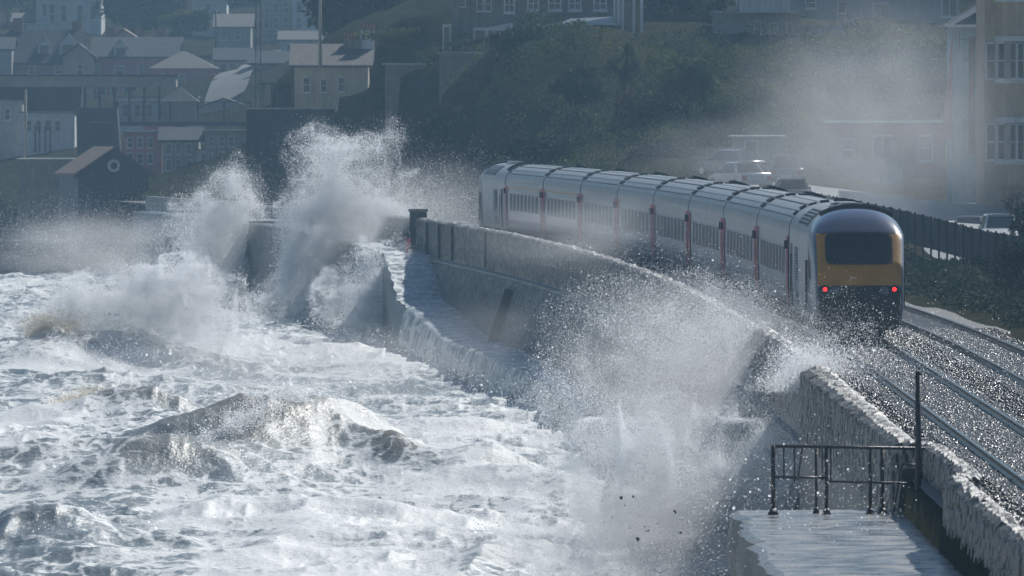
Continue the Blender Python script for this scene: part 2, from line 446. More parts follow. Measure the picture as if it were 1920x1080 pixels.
def copings(root, base, d0, d1, near, s):
    d = d0 + s * .5
    while d < d1 - s * .4:
        i, o = win(d), wout(d, near)
        st = s * random.uniform(.65, 1.4); d += (st - s) / 2; ln = st * random.uniform(.93, .99)
        c = link_mesh('coping_stone', random.choice(cop_meshes), root, Vector((tx(d) + (i + o) / 2 + random.uniform(-.02, .02), d, wtop(d) - .12 + random.uniform(-.012, .012))) - base, (random.uniform(-.015, .015), random.uniform(-.025, .025), -heading(d)))
        c.scale = ((i - o) / .78, ln, random.uniform(.75, 1.25))
        d += (st + s) / 2
copings(near_wall, nb, 128, 231, True, .72)
copings(far_wall, fb, 231, 560, False, 1.15)

# rubble of the wall face: too small to pick apart at this distance, joined real stones
def rubble(root, base, d0, d1, near, zlo, n, size):
    V = []; Fc = []
    d = d0 + (d1 - d0) * rng.random(n) ** 1.3; z = zlo + rng.random(n) * 1.0
    for k in range(n):
        o = wout(d[k], near); top = wtop(d[k]) - .15
        zz = zlo + (top - zlo) * rng.random()
        w = size * rng.uniform(.5, 1.3); h = size * rng.uniform(.35, .7); p = rng.uniform(.015, .055)
        x = tx(d[k]) + o; y = d[k]; b = len(V)
        j = rng.uniform(.6, .9, 4)
        V += [(x + .01, y - w, zz - h), (x + .01, y + w, zz - h), (x + .01, y + w, zz + h), (x + .01, y - w, zz + h),
              (x - p, y - w * j[0], zz - h * j[1]), (x - p * 1.2, y + w * j[2], zz - h * j[1]), (x - p, y + w * j[2], zz + h * j[3]), (x - p * .8, y - w * j[0], zz + h * j[3])]
        Fc += [(b + 4, b + 7, b + 6, b + 5), (b, b + 4, b + 5, b + 1), (b + 1, b + 5, b + 6, b + 2), (b + 2, b + 6, b + 7, b + 3), (b + 3, b + 7, b + 4, b)]
    V = np.array(V) - np.array(base)
    o = link_mesh('rubble_stones', np_mesh('rubble_stones', V, Fc, M['stone']), root)
    tag(o, kind='stuff')
rubble(near_wall, nb, 140, 231, True, -1.1, 3000, .2)
rubble(far_wall, fb, 232, 560, False, -1.0, 7000, .3)
def lower_rubble(n):
    V = []; Fc = []
    for k in range(n):
        d = 300 + 200 * rng.random() ** .8; s = wall_sec(d, False); a, b = Vector(s[6]), Vector(s[7]); t = rng.uniform(.02, .95); c = a.lerp(b, t)
        w = rng.uniform(.15, .5); h = rng.uniform(.07, .16); p = rng.uniform(.015, .05); dn = (b - a).normalized(); o = Vector((-1, 0, -.3)).normalized(); i = len(V); j = rng.uniform(.6, .9, 2)
        for oo, q in ((.01, 1), (-p, j[0])):
            for sy, sz in ((-1, -1), (1, -1), (1, 1), (-1, 1)): V.append(c + Vector((0, sy * w * q, 0)) + dn * h * sz * q - o * oo)
        Fc += [(i + 4, i + 7, i + 6, i + 5), (i, i + 4, i + 5, i + 1), (i + 1, i + 5, i + 6, i + 2), (i + 2, i + 6, i + 7, i + 3), (i + 3, i + 7, i + 4, i)]
    tag(link_mesh('facing_stones', np_mesh('facing_stones', np.array(V) - np.array(fb), Fc, M['render_wall']), far_wall), kind='stuff')
lower_rubble(5000)

# dark drainage slots and the leaning dark buttress of the far wall
for px in (822, 846, 872, 932):
    d = float(np.interp(px, [815, 880, 935], [503, 482, 462]))
    x = tx(d) + wout(d, False)
    mb = MB(); mb.box(x - .06, x + .05, d - 1.3 if px != 932 else d - .9, d + 1.3 if px != 932 else d + .9, -1.05, wtop(d) - .10)
    mb.v = [tuple(Vector(p) - fb) for p in mb.v]
    mb.build('drain_slot', M['dark_slot'], far_wall)
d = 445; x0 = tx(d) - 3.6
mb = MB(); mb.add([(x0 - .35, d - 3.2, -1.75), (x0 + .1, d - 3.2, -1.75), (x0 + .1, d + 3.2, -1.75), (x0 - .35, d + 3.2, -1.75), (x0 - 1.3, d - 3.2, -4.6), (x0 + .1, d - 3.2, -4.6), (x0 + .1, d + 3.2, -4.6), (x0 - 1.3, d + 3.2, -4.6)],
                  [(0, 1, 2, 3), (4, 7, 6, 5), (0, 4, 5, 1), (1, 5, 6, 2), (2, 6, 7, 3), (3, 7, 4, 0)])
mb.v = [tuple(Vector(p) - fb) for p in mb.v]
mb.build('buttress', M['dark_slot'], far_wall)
# small dark hut-like pier and red post at the wall's gap
root = empty('wall_pier', (tx(508) - 3.4, 508, -1), label='dark square pier standing up at the end of the far sea wall', cat='pier')
mb = MB(); mb.box(-.45, .45, -.4, .4, 0, 2.15); mb.build('shaft', M['dark_slot'], root)
mb = MB(); mb.box(-.52, .52, -.46, .46, 2.15, 2.3); mb.build('cap', M['coping'], root)
root = empty('red_post', (tx(500) - 4.6, 500, -.95), label='short red post on the promenade by the wall pier', cat='post')
mb = MB(); mb.tube((0, 0, 0), (0, 0, .85), .11); mb.build('post', M['door_pink'], root, True)
mb = MB(); mb.tube((0, 0, .85), (0, 0, 1.1), .13, .09); mb.build('cap', M['dark_slot'], root, True)

# ------------------------------------------------------------------ promenade, platform, breakwaters
def pw(d): return float(np.interp(d, [182, 330, 380, 430, 500, 530, 640, 690], [2.0, 2.0, 1.9, 2.4, 2.5, 2.6, 4.5, 5.0]))
def prom_sec(d):
    zl = lower(d); t = tx(d) + wout(d, False)
    led = -1.2; zb = min(led - .3, zl - .6); bat = (led - zl) * .31
    e = t - max(bat, .0) - pw(d)
    j = .05 * math.sin(d * 1.7)
    return [(t + 1.0, d, zl + .02), (e + .12 + j, d, zl), (e + j, d, zl - .12), (e - .25, d, -9)]
dsl = list(np.arange(264, 642, 3.0))
v, f = loft([prom_sec(d) for d in dsl])
me = np_mesh('promenade', v, f, M['concrete']); me.materials.append(M['block'])
me.polygons.foreach_set('material_index', [0 if i % 3 == 0 else 1 for i in range(len(f))])
tag(link_mesh('promenade', me), 'wet promenade at the foot of the far sea wall, ramping down to the sea', kind='structure')
ds = list(np.arange(126, 182.1, 1.0)); r = random.Random(3); secs = []
for d in ds:
    e = 4.22 + r.uniform(-.13, .13)
    secs.append([(8.0, d, -.84), (5.6, d, -.85), (e + .15, d, -.86), (e, d, -.93), (e - .04 + r.uniform(-.05, .05), d, -1.5), (e + r.uniform(-.05, .05), d, -2.4), (e - .3, d, -9)])
mb = MB(); v, f = loft(secs); mb.add(v, f); mb.add(secs[-1] + [(8.0, 182, -9)], [(0, 1, 2, 3, 4, 5, 6, 7)])
po = mb.build('platform', M['concrete']); po.data.materials.append(M['stone'])
po.data.polygons.foreach_set('material_index', [0 if (i < len(f) and i % 6 < 3) else 1 for i in range(len(po.data.polygons))])
tag(po, 'wet reflecting concrete platform behind the iron railing in the foreground', kind='structure')

def wedge(name, label, top, dep, slope, zt, zb, material=None, nose=0.0):
    """breakwater block: top = (x0, x1) at depth d"""
    x0, x1, d = top
    root = empty(name, (x0, d, zb), label=label, cat='breakwater')
    mb = MB(); h = zt - zb
    mb.add([(0, 0, h), (x1 - x0, 0, h), (x1 - x0, dep, h), (0, dep, h), (-slope, -nose, 0), (x1 - x0, -nose, 0), (x1 - x0, dep, 0), (-slope, dep, 0)],
           [(0, 1, 2, 3), (0, 4, 5, 1), (1, 5, 6, 2), (2, 6, 7, 3), (3, 7, 4, 0)])
    mb.build('block', material or M['block'], root, bevel=.08)
    mb = MB(); mb.box(-.06, x1 - x0 + .06, -.08, dep, h, h + .12); mb.build('capping', M['concrete'], root)
    return root
p = at(312, 397, 630); wedge('breakwater', 'dark concrete breakwater with a long sloping face, left of the spray', (p.x, p.x + 4.5, 630), 12, 2.4, p.z, -8)
p = at(466, 418, 575); wedge('breakwater', 'dark square-edged concrete breakwater block between the two spray plumes', (p.x, p.x + 5.2, 575), 10, .9, p.z, -8)
p = at(-160, 462, 690); q = at(140, 452, 690)
rb = wedge('breakwater', 'long low dark breakwater at the far left in front of the gabled hut', (p.x, q.x, 690), 5, .2, q.z, -8, nose=.4)
for k in range(5):
    mb = MB(); z = 8 + q.z
    mb.box(2.6 + k * 1.75, 4.1 + k * 1.75, 1.5, 4, z + .12, z + .62 + .1 * (k % 3)); mb.build('parapet_block', M['concrete'] if k % 2 else M['block'], rb)

# ------------------------------------------------------------------ railing and post on the platform
root = empty('iron_railing', (4.9, 180, -.85), label='dark rusty iron railing across the end of the wet platform', cat='railing')
def post(x, h, r=.045, y=0, foot=True):
    mb = MB(); mb.tube((x, y, 0), (x, y, h), r, n=10); o = mb.build('post', M['iron'], root, True)
    if foot:
        m2 = MB(); m2.tube((x, y, 0), (x, y, .12), r * 2.6, r * 1.2, n=10); m2.build('post_foot', M['iron'], o, True)
    return o
post(0, 1.30, .042); post(1.0, 1.26, .036); post(1.82, 1.26, .034); post(2.05, 1.26, .04, .1); post(.82, 1.25, .028, .4)
mb = MB(); mb.tube((0, 0, 1.28), (2.85, 0, 1.24), .03, n=10); mb.build('top_rail', M['iron'], root, True)
mb = MB(); mb.tube((0, 0, .70), (1.02, 0, .69), .025, n=10); mb.tube((1.02, 0, .62), (2.85, 0, .58), .022, n=10); mb.build('middle_rail', M['iron'], root, True)
for x, lean in ((.20, 0), (.40, .0), (.55, -.09), (.92, .0), (1.08, .0)):
    mb = MB(); mb.tube((x + .0, 0, 1.28), (x + lean, 0, .64 if x != .4 else .60), .016, n=6); mb.build('baluster', M['iron'], root, True)
mb = MB(); mb.tube((2.25, 0, .0), (2.42, 0, .95), .02, n=6); mb.tube((2.42, 0, .95), (2.75, 0, .92), .02, n=6); mb.build('gate_frame', M['iron'], root, True)
mb = MB(); mb.box(2.42, 2.72, .08, .12, .06, .86); mb.build('gate_panel', M['dark_slot'], root)
root = empty('iron_post', (7.62 * 177 / 180, 177, -.85), label='tall dark iron post standing at the end of the railing against the wall', cat='post')
mb = MB(); mb.tube((0, 0, 0), (0, 0, 2.72), .062, .055, n=10); mb.build('shaft', M['iron'], root, True)
mb = MB(); mb.tube((0, 0, 2.72), (0, 0, 2.77), .066, .05, n=10); mb.build('cap', M['iron'], root, True)
mb = MB(); mb.tube((0, 0, 0), (0, 0, .15), .16, .09, n=10); mb.build('foot', M['iron'], root, True)
# ------------------------------------------------------------------ train
def arc(hw, zs, zt, n, k=14):
    out = []
    for i in range(k + 1):
        t = math.pi * i / k; c, s = -math.cos(t), math.sin(t)
        out.append((hw * math.copysign(abs(c) ** (2 / n), c), zs + (zt - zs) * max(s, 0) ** (2 / n)))
    return out
HW, ZS, ZT, NR = 1.37, 2.95, 3.84, 2.2
def roof_pt(t, dz=0.0):
    """t in 0..1 across the roof"""
    a = math.pi * t; c, s = -math.cos(a), math.sin(a)
    return ((HW - .01 + dz) * math.copysign(abs(c) ** (2 / NR), c), ZS + (ZT - ZS + dz) * max(s, 0) ** (2 / NR))
def side_x(z): return float(np.interp(z, [.7, 1.4, ZS], [HW - .06, HW, HW - .01]))
def side_panel(mb, y0, y1, z0, z1, s, off, nz=3):
    zz = [z0 + (z1 - z0) * i / nz for i in range(nz + 1)]
    for a, b in zip(zz[:-1], zz[1:]):
        q = [(s * (side_x(a) + off), y0, a), (s * (side_x(a) + off), y1, a), (s * (side_x(b) + off), y1, b), (s * (side_x(b) + off), y0, b)]
        mb.add(q if s > 0 else q[::-1], [(0, 1, 2, 3)])
def ring_band(mb, y0, y1, t0, t1, dz, k=8):
    pts = [roof_pt(t0 + (t1 - t0) * i / k, dz) for i in range(k + 1)]
    v, f = loft([[(x, y0, z) for x, z in pts], [(x, y1, z) for x, z in pts]])
    mb.add(v, [q[::-1] for q in f])
    lo = [roof_pt(t0 + (t1 - t0) * i / k, -.02) for i in range(k + 1)]
    for y in (y0, y1):
        v, f = loft([[(x, y, z) for x, z in pts], [(x, y, z) for x, z in lo]]); mb.add(v, f)
    for i in (0, k):
        mb.add([(pts[i][0], y0, pts[i][1]), (pts[i][0], y1, pts[i][1]), (lo[i][0], y1, lo[i][1]), (lo[i][0], y0, lo[i][1])], [(0, 1, 2, 3)])

wheel_me = MB().tube((-.07, 0, 0), (.07, 0, 0), .45, n=20).mesh('wheel', M['under'])
def bogie(root, y):
    mb = MB()
    for s in (-1, 1):
        mb.box(s * 1.0 - .09, s * 1.0 + .09, -1.75, 1.75, .42, .68)
        for a in (-1.3, 1.3): mb.box(s * 1.02 - .14, s * 1.02 + .14, a - .16, a + .16, .28, .74)
    mb.box(-1.0, 1.0, -.3, .3, .4, .75)
    b = mb.build('bogie', M['under'], root, loc=(0, y, 0))
    for s in (-1, 1):
        for a in (-1.3, 1.3): link_mesh('wheel', wheel_me, b, (s * .755, a, .45))

def coach(kind, label):
    root = empty('carriage', label=label, cat='carriage', group='carriages of the train')
    L = 11.3; H = HW
    side = M['coach_blue'] if kind == 'blue' else M['coach_side']
    mb = MB()
    for s in (-1, 1): side_panel(mb, -L, L, .72, 2.5, s, 0, 4)
    for y in (-L, L):
        pts = [(-side_x(.72), .72), (-H, 1.4), (-side_x(2.5), 2.5)] + arc(H - .02, ZS, ZT, NR, 12) + [(side_x(2.5), 2.5), (H, 1.4), (side_x(.72), .72)]
        mb.add([(x, y, z) for x, z in pts], [tuple(range(len(pts)))])
    mb.build('body', side, root)
    mb = MB()
    for s in (-1, 1): side_panel(mb, -L, L, 2.5, ZS, s, 0, 1)
    pts = [roof_pt(t) for t in (0, .04, .09)]; v, f = loft([[(x, -L, z) for x, z in pts], [(x, L, z) for x, z in pts]]); mb.add(v, f)
    pts = [roof_pt(1 - t) for t in (0, .04, .09)]; v, f = loft([[(x, -L, z) for x, z in pts], [(x, L, z) for x, z in pts]]); mb.add(v, f)
    mb.build('cantrail', M['coach_upper'], root, True)
    pts = [roof_pt(.09 + .82 * i / 16) for i in range(17)]
    v, f = loft([[(x, y, z) for x, z in pts] for y in (-L, -L / 2, 0, L / 2, L)])
    mb = MB().add(v, f); rf = mb.build('roof', M['coach_roof'], root, True)
    for t in (.15, .24, .34, .44, .56, .66, .76, .85):
        mb = MB(); ring_band(mb, -L + .9, L - .9, t - .006, t + .006, .018, 1); mb.build('roof_rib', M['black'] if t in (.15, .34) else M['coach_roof'], rf)
    for y in (-L + .35, L - .35):
        for j in range(7):
            t = .17 + .085 * j
            mb = MB(); ring_band(mb, y - .28, y + .28, t, t + .055, .05 + .02 * (j % 2), 2); mb.build('roof_vent', M['black'], rf)
    mb = MB(); ring_band(mb, -L + .1, -L + 1.5, .55, .72, .13, 4); mb.build('roof_pod', M['black'], rf)
    for s in (-1, 1):
        for j in range(8):
            yc = -7.85 + j * 2.245
            mb = MB(); side_panel(mb, yc - .68, yc + .68, 1.60, 2.42, s, .012, 2)
            mb.build('window', M['train_glass'], root)
        for y in (-L + .62, L - .62):
            mb = MB(); side_panel(mb, y - .58, y + .58, .74, 2.8, s, .035, 4); dr = mb.build('door', M['door_pink'], root)
            mb = MB(); side_panel(mb, y - .2, y + .2, 1.75, 2.3, s, .042, 1); mb.build('door_window', M['train_glass'], dr)
            yy = y + (.55 if y > 0 else -.55) * .6
            mb = MB(); x = s * (H + .05); mb.box(min(x, x + s * .05) - .02, max(x, x + s * .05) + .02, yy - .09, yy + .09, 2.4, 2.66); mb.build('side_lamp', M['black'], root)
        mb = MB(); side_panel(mb, -L, L, .95, 1.02, s, .008, 1); mb.build('stripe', M['pink_line'] if kind == 'blue' else M['coach_upper'], root)
        if kind == 'blue':
            mb = MB(); side_panel(mb, -L, L, 2.70, 2.78, s, .008, 1); mb.build('stripe', M['gold'], root)
    for y0, y1 in ((L, L + .21), (-L - .21, -L)):
        pts = [(x * .93, .9 + (z - .9) * .965) for x, z in [(-H, .9), (-H, 1.4), (-H, 2.5)] + arc(H - .02, ZS, ZT, NR, 10) + [(H, 2.5), (H, 1.4), (H, .9)]]
        v, f = loft([[(x, y0, z) for x, z in pts], [(x, y1, z) for x, z in pts]]); MB().add(v, f).build('gangway', M['rubber'], root)
    mb = MB(); mb.box(-1.2, 1.2, -L + .3, L - .3, .55, .72); mb.box(-1.1, 1.1, -5.5, 5.5, .25, .55); mb.build('underframe', M['under'], root)
    bogie(root, -8); bogie(root, 8)
    return root

NOSE = [(0.0, 1.61, 1.20, 1.35, 5), (.05, 1.97, 1.26, 1.7, 5.0), (.14, 2.18, 1.28, 1.85, 5.0), (.62, 2.66, 1.31, 2.3, 5.0), (1.08, 3.14, 1.33, 2.75, 4.2), (1.7, 3.50, 1.35, 2.88, 2.9), (2.5, 3.75, 1.365, 2.93, 2.4), (3.5, 3.84, 1.37, 2.95, 2.2)]
def nose_par(y):
    a = np.array(NOSE); return [float(np.interp(y, a[:, 0], a[:, k])) for k in range(1, 5)]
def nose_z(x, y):
    zt, hw, zs, n = nose_par(y); return zs + (zt - zs) * max(1 - abs(x / hw) ** n, 0) ** (1 / n)
def power_car(label, near):
    root = empty('power_car', label=label, cat='locomotive', group='power cars of the train')
    L = 8.65
    # cab nose: loft, sorted into parts by where each face lies
    ys = [0, .02, .05, .09, .14, .3, .46, .62, .78, .93, 1.08, 1.25, 1.45, 1.7, 2.0, 2.3, 2.7, 3.1, 3.5]
    K = 22; secs = []
    for y in ys:
        zt, hw, zs, n = nose_par(y)
        s = [(-hw * .95, .5), (-hw * .99, .95), (-hw, 1.3)]
        a = arc(hw, zs, zt, n, K)
        s = s + a + [(-x, z) for x, z in reversed(s)]
        secs.append([(x, -L + y, z) for x, z in s])
    v, f = loft(secs)
    import bmesh
    bm = bmesh.new(); bv = [bm.verts.new(p) for p in v]
    for q in f: bm.faces.new([bv[i] for i in q])
    for co, no in (((0, 0, 3.09), (0, 0, 1)), ((0, 0, 1.60), (0, 0, 1)), ((1.215, 0, 0), (1, 0, 0)), ((-1.215, 0, 0), (1, 0, 0)), ((0, 0, 0), (1, 0, 0))):
        bmesh.ops.bisect_plane(bm, geom=bm.verts[:] + bm.edges[:] + bm.faces[:], plane_co=co, plane_no=no, dist=1e-5)
    parts = {'nose_panel': MB(), 'cab_dome': MB(), 'cab_side': MB(), 'cab_side_': MB()}
    for fc_ in bm.faces:
        c = fc_.calc_center_median(); y = c.y + L
        if c.z > 3.09: k = 'cab_dome'
        else: k = 'nose_panel' if abs(c.x) < 1.215 and c.z > 1.60 and y < 2.6 else ('cab_side' if c.x > 0 else 'cab_side_')
        parts[k].add([x.co for x in fc_.verts], [tuple(range(len(fc_.verts)))])
    bm.free()
    for k, m in (('nose_panel', 'yellow'), ('cab_dome', 'navy'), ('cab_side', 'coach_side'), ('cab_side_', 'coach_side')):
        o = parts[k].build(k.rstrip('_'), M[m], root, True)
        me = o.data
        bm = bmesh.new(); bm.from_mesh(me); bmesh.ops.remove_doubles(bm, verts=bm.verts, dist=.0005); bm.to_mesh(me); bm.free()
        for p in me.polygons: p.use_smooth = True
    # front valance with lamps
    hw = 1.17
    pts = [(-hw * .95, .38), (-hw, 1.0)] + arc(hw, 1.35, 1.59, 3.2, 12) + [(hw, 1.0), (hw * .95, .38)]
    mb = MB(); mb.prism([(x, z) for x, z in reversed(pts)][::-1], -L - .03, -L + .05); mb.build('valance', M['under'], root)
    mb = MB(); mb.box(-.9, .9, -L - .05, -L - .028, 1.1, 1.22); mb.box(-.35, .35, -L - .12, -L - .03, .55, .95); mb.build('buffer_cover', M['under'], root)
    for s in (-1, 1):
        lh = MB(); lh.tube((s * 1.0, -L - .07, 1.5), (s * 1.0, -L - .02, 1.5), .13, n=14); c = lh.build('lamp_cluster', M['black'], root)
        mb = MB(); mb.tube((s * 1.0, -L - .085, 1.5), (s * 1.0, -L - .06, 1.5), .058, n=14)
        if near: mb.build('tail_lamp', M['tail'], c)
        else: mb.build('head_lamp', M['lamp_off'], c)
        mb = MB(); mb.tube((s * .72, -L - .075, 1.47), (s * .72, -L - .02, 1.47), .12, n=14); mb.build('head_lamp', M['lamp_off'], root)
    # windscreen and its rubber
    def screen(name, w, y0, y1, off, material, parent):
        vs = []; n = 12
        for j in range(n + 1):
            for i in range(n + 1):
                a, b = -1 + 2 * i / n, -1 + 2 * j / n
                u, w_ = a * math.sqrt(max(1 - b ** 8 / 2 * .28, 0)), b * math.sqrt(max(1 - a ** 8 / 2 * .28, 0))
                x = u * w; y = (y0 + y1) / 2 + w_ * (y1 - y0) / 2
                z = nose_z(x, y)
                vs.append((x, -L + y - off * .7, z + off * .7))
        fs = [(j * (n + 1) + i, j * (n + 1) + i + 1, (j + 1) * (n + 1) + i + 1, (j + 1) * (n + 1) + i) for j in range(n) for i in range(n)]
        return MB().add(vs, fs).build(name, material, parent, True)
    ws = screen('windscreen', .92, .20, 1.02, .03, M['cab_glass'], root)
    screen('windscreen_rubber', .975, .16, 1.06, .016, M['black'], ws)
    mb = MB(); mb.tube((.1, -L + .12, 2.22), (.35, -L + .5, 2.58), .014, n=5); mb.build('wiper', M['black'], ws)
    for s in (-1, 1):
        mb = MB(); x = s * 1.345
        q = [(x + s * .012, -L + 1.5, 1.75), (x + s * .03, -L + 2.5, 1.75), (x + s * .02, -L + 2.5, 2.5), (x + s * .005, -L + 1.85, 2.5)]
        mb.add(q if s > 0 else q[::-1], [(0, 1, 2, 3)]); mb.build('cab_window', M['train_glass'], root)
    # body
    y0 = -L + 3.5; mb = MB()
    for s in (-1, 1): side_panel(mb, y0, L, .6, ZS, s, 0, 5)
    pts = [(-side_x(.6), .6), (-HW, 1.4), (-side_x(2.5), 2.5)] + arc(HW - .02, ZS, ZT, NR, 12) + [(side_x(2.5), 2.5), (HW, 1.4), (side_x(.6), .6)]
    mb.add([(x, L, z) for x, z in pts], [tuple(range(len(pts)))])
    mb.build('body', M['power_side'], root)
    pts = [roof_pt(i / 24) for i in range(25)]
    v, f = loft([[(x, y, z) for x, z in pts] for y in (y0, 0, L)])
    rf = MB().add(v, f).build('roof', M['power_side'], root, True)
    mb = MB(); ring_band(mb, y0 - .06, y0 + .34, .25, .78, .085, 12); mb.build('roof_arch', M['black'], rf)
    mb = MB(); ring_band(mb, y0 + .5, y0 + 4.4, .38, .56, .035, 6); mb.build('exhaust_hatch', M['black'], rf)
    mb = MB(); ring_band(mb, y0 + .8, y0 + 2.3, .43, .52, .12, 4); mb.build('exhaust_cowl', M['coach_roof'], rf); mb = MB(); ring_band(mb, y0 + 5.2, y0 + 7.0, .42, .60, .10, 4); mb.build('exhaust_cowl', M['coach_roof'], rf)
    mb = MB(); ring_band(mb, L - .5, L - .12, .5, .8, .14, 6); mb.build('roof_pod', M['black'], rf)
    for sgn in (0, 1):
        gp = MB(); t0, t1 = (.10, .30) if sgn == 0 else (.70, .90)
        ring_band(gp, y0 + 1.5, y0 + 7.5, t0, t1, .02, 6); g = gp.build('roof_grille', M['black'], rf)
        for i in range(6):
            t = t0 + (t1 - t0) * i / 5
            mb = MB(); ring_band(mb, y0 + 1.45, y0 + 7.55, t - .006, t + .006, .055, 1); mb.build('grille_bar', M['coach_upper'], g)
        for i in range(9):
            y = y0 + 1.5 + 6 * i / 8
            mb = MB(); ring_band(mb, y - .06, y + .06, t0, t1, .05, 5); mb.build('grille_bar', M['coach_upper'], g)
    for s in (-1, 1):
        mb = MB(); side_panel(mb, 2.1, 4.3, .8, 2.55, s, .008, 2); g = mb.build('side_grille', M['black'], root)
        for i in range(22):
            z = .84 + i * .08; mb = MB(); x = s * (side_x(z) + .01)
            mb.add([(x, 2.12, z), (x, 4.28, z), (x + s * .045, 4.28, z - .035), (x + s * .045, 2.12, z - .035)], [(0, 1, 2, 3)]); mb.build('slat', M['coach_upper'], g)
        mb = MB(); side_panel(mb, 6.3, 7.5, .7, 2.6, s, .012, 2); mb.build('guard_door', M['rubber'], root)
        mb = MB(); side_panel(mb, -L + 2.62, -L + 3.35, .7, 2.6, s, .015, 2); mb.build('cab_door', M['coach_side'], root)
        for y in (-L + 2.58, -L + 3.4, 6.2, 7.6):
            mb = MB(); x = s * (HW + .05); mb.tube((x, y, .9), (x, y, 2.3), .018, n=5); mb.build('handrail', M['black'], root)
    pts = [(x * .93, .9 + (z - .9) * .965) for x, z in [(-HW, .9), (-HW, 1.4), (-HW, 2.5)] + arc(HW - .02, ZS, ZT, NR, 10) + [(HW, 2.5), (HW, 1.4), (HW, .9)]]
    v, f = loft([[(x, L, z) for x, z in pts], [(x, L + .26, z) for x, z in pts]]); MB().add(v, f).build('gangway', M['rubber'], root)
    mb = MB(); mb.box(-1.2, 1.2, -L + .4, L - .2, .45, .62); mb.box(-1.15, 1.15, -2.2, 2.2, .2, .45); mb.build('underframe', M['under'], root)
    bogie(root, -5.2); bogie(root, 5.2)
    return root

def copy_tree(o, parent=None):
    c = o.copy(); col.objects.link(c); c.parent = parent
    for ch in o.children: copy_tree(ch, c)
    return c
def put(o, d0, d1, flip=False):
    a = Vector((tx(d0), d0, 0)); b = Vector((tx(d1), d1, 0))
    o.location = (a + b) / 2; h = math.atan2(-(b.x - a.x), b.y - a.y)
    o.rotation_euler = (0, 0, h + (math.pi if flip else 0))
put(power_car('near power car with yellow end, dark windscreen and two red tail lamps', True), 277.0, 294.8)
pc = power_car('far power car leading the train, silver sides and ribbed roof grille', False)
put(pc, 478.8, 496.6, True)
ordn = ['first', 'second', 'third', 'fourth', 'fifth', 'sixth', 'seventh', 'eighth']
lab = ['grey wet carriage coupled straight to the near yellow-ended power car', 'second grey carriage from the near yellow-ended power car', 'third grey carriage from the near yellow-ended power car',
       'fourth grey carriage from the yellow-ended power car, mid-train', 'third grey carriage counted from the far silver power car\'s blue pair', 'grey carriage coupled to the nearer of the two blue carriages',
       'blue carriage with gold line, the one nearer the camera of two', 'blue carriage with gold line coupled to the far power car']
lab[4] = 'grey carriage one before the carriage that is coupled to the blue pair'
g0 = b0 = None
for k in range(8):
    d0 = 294.8 + 23 * k
    if k < 6:
        if g0 is None: g0 = o = coach('grey', lab[k])
        else: o = copy_tree(g0)
    else:
        if b0 is None: b0 = o = coach('blue', lab[k])
        else: o = copy_tree(b0)
    o['label'] = lab[k]; put(o, d0, d0 + 23)
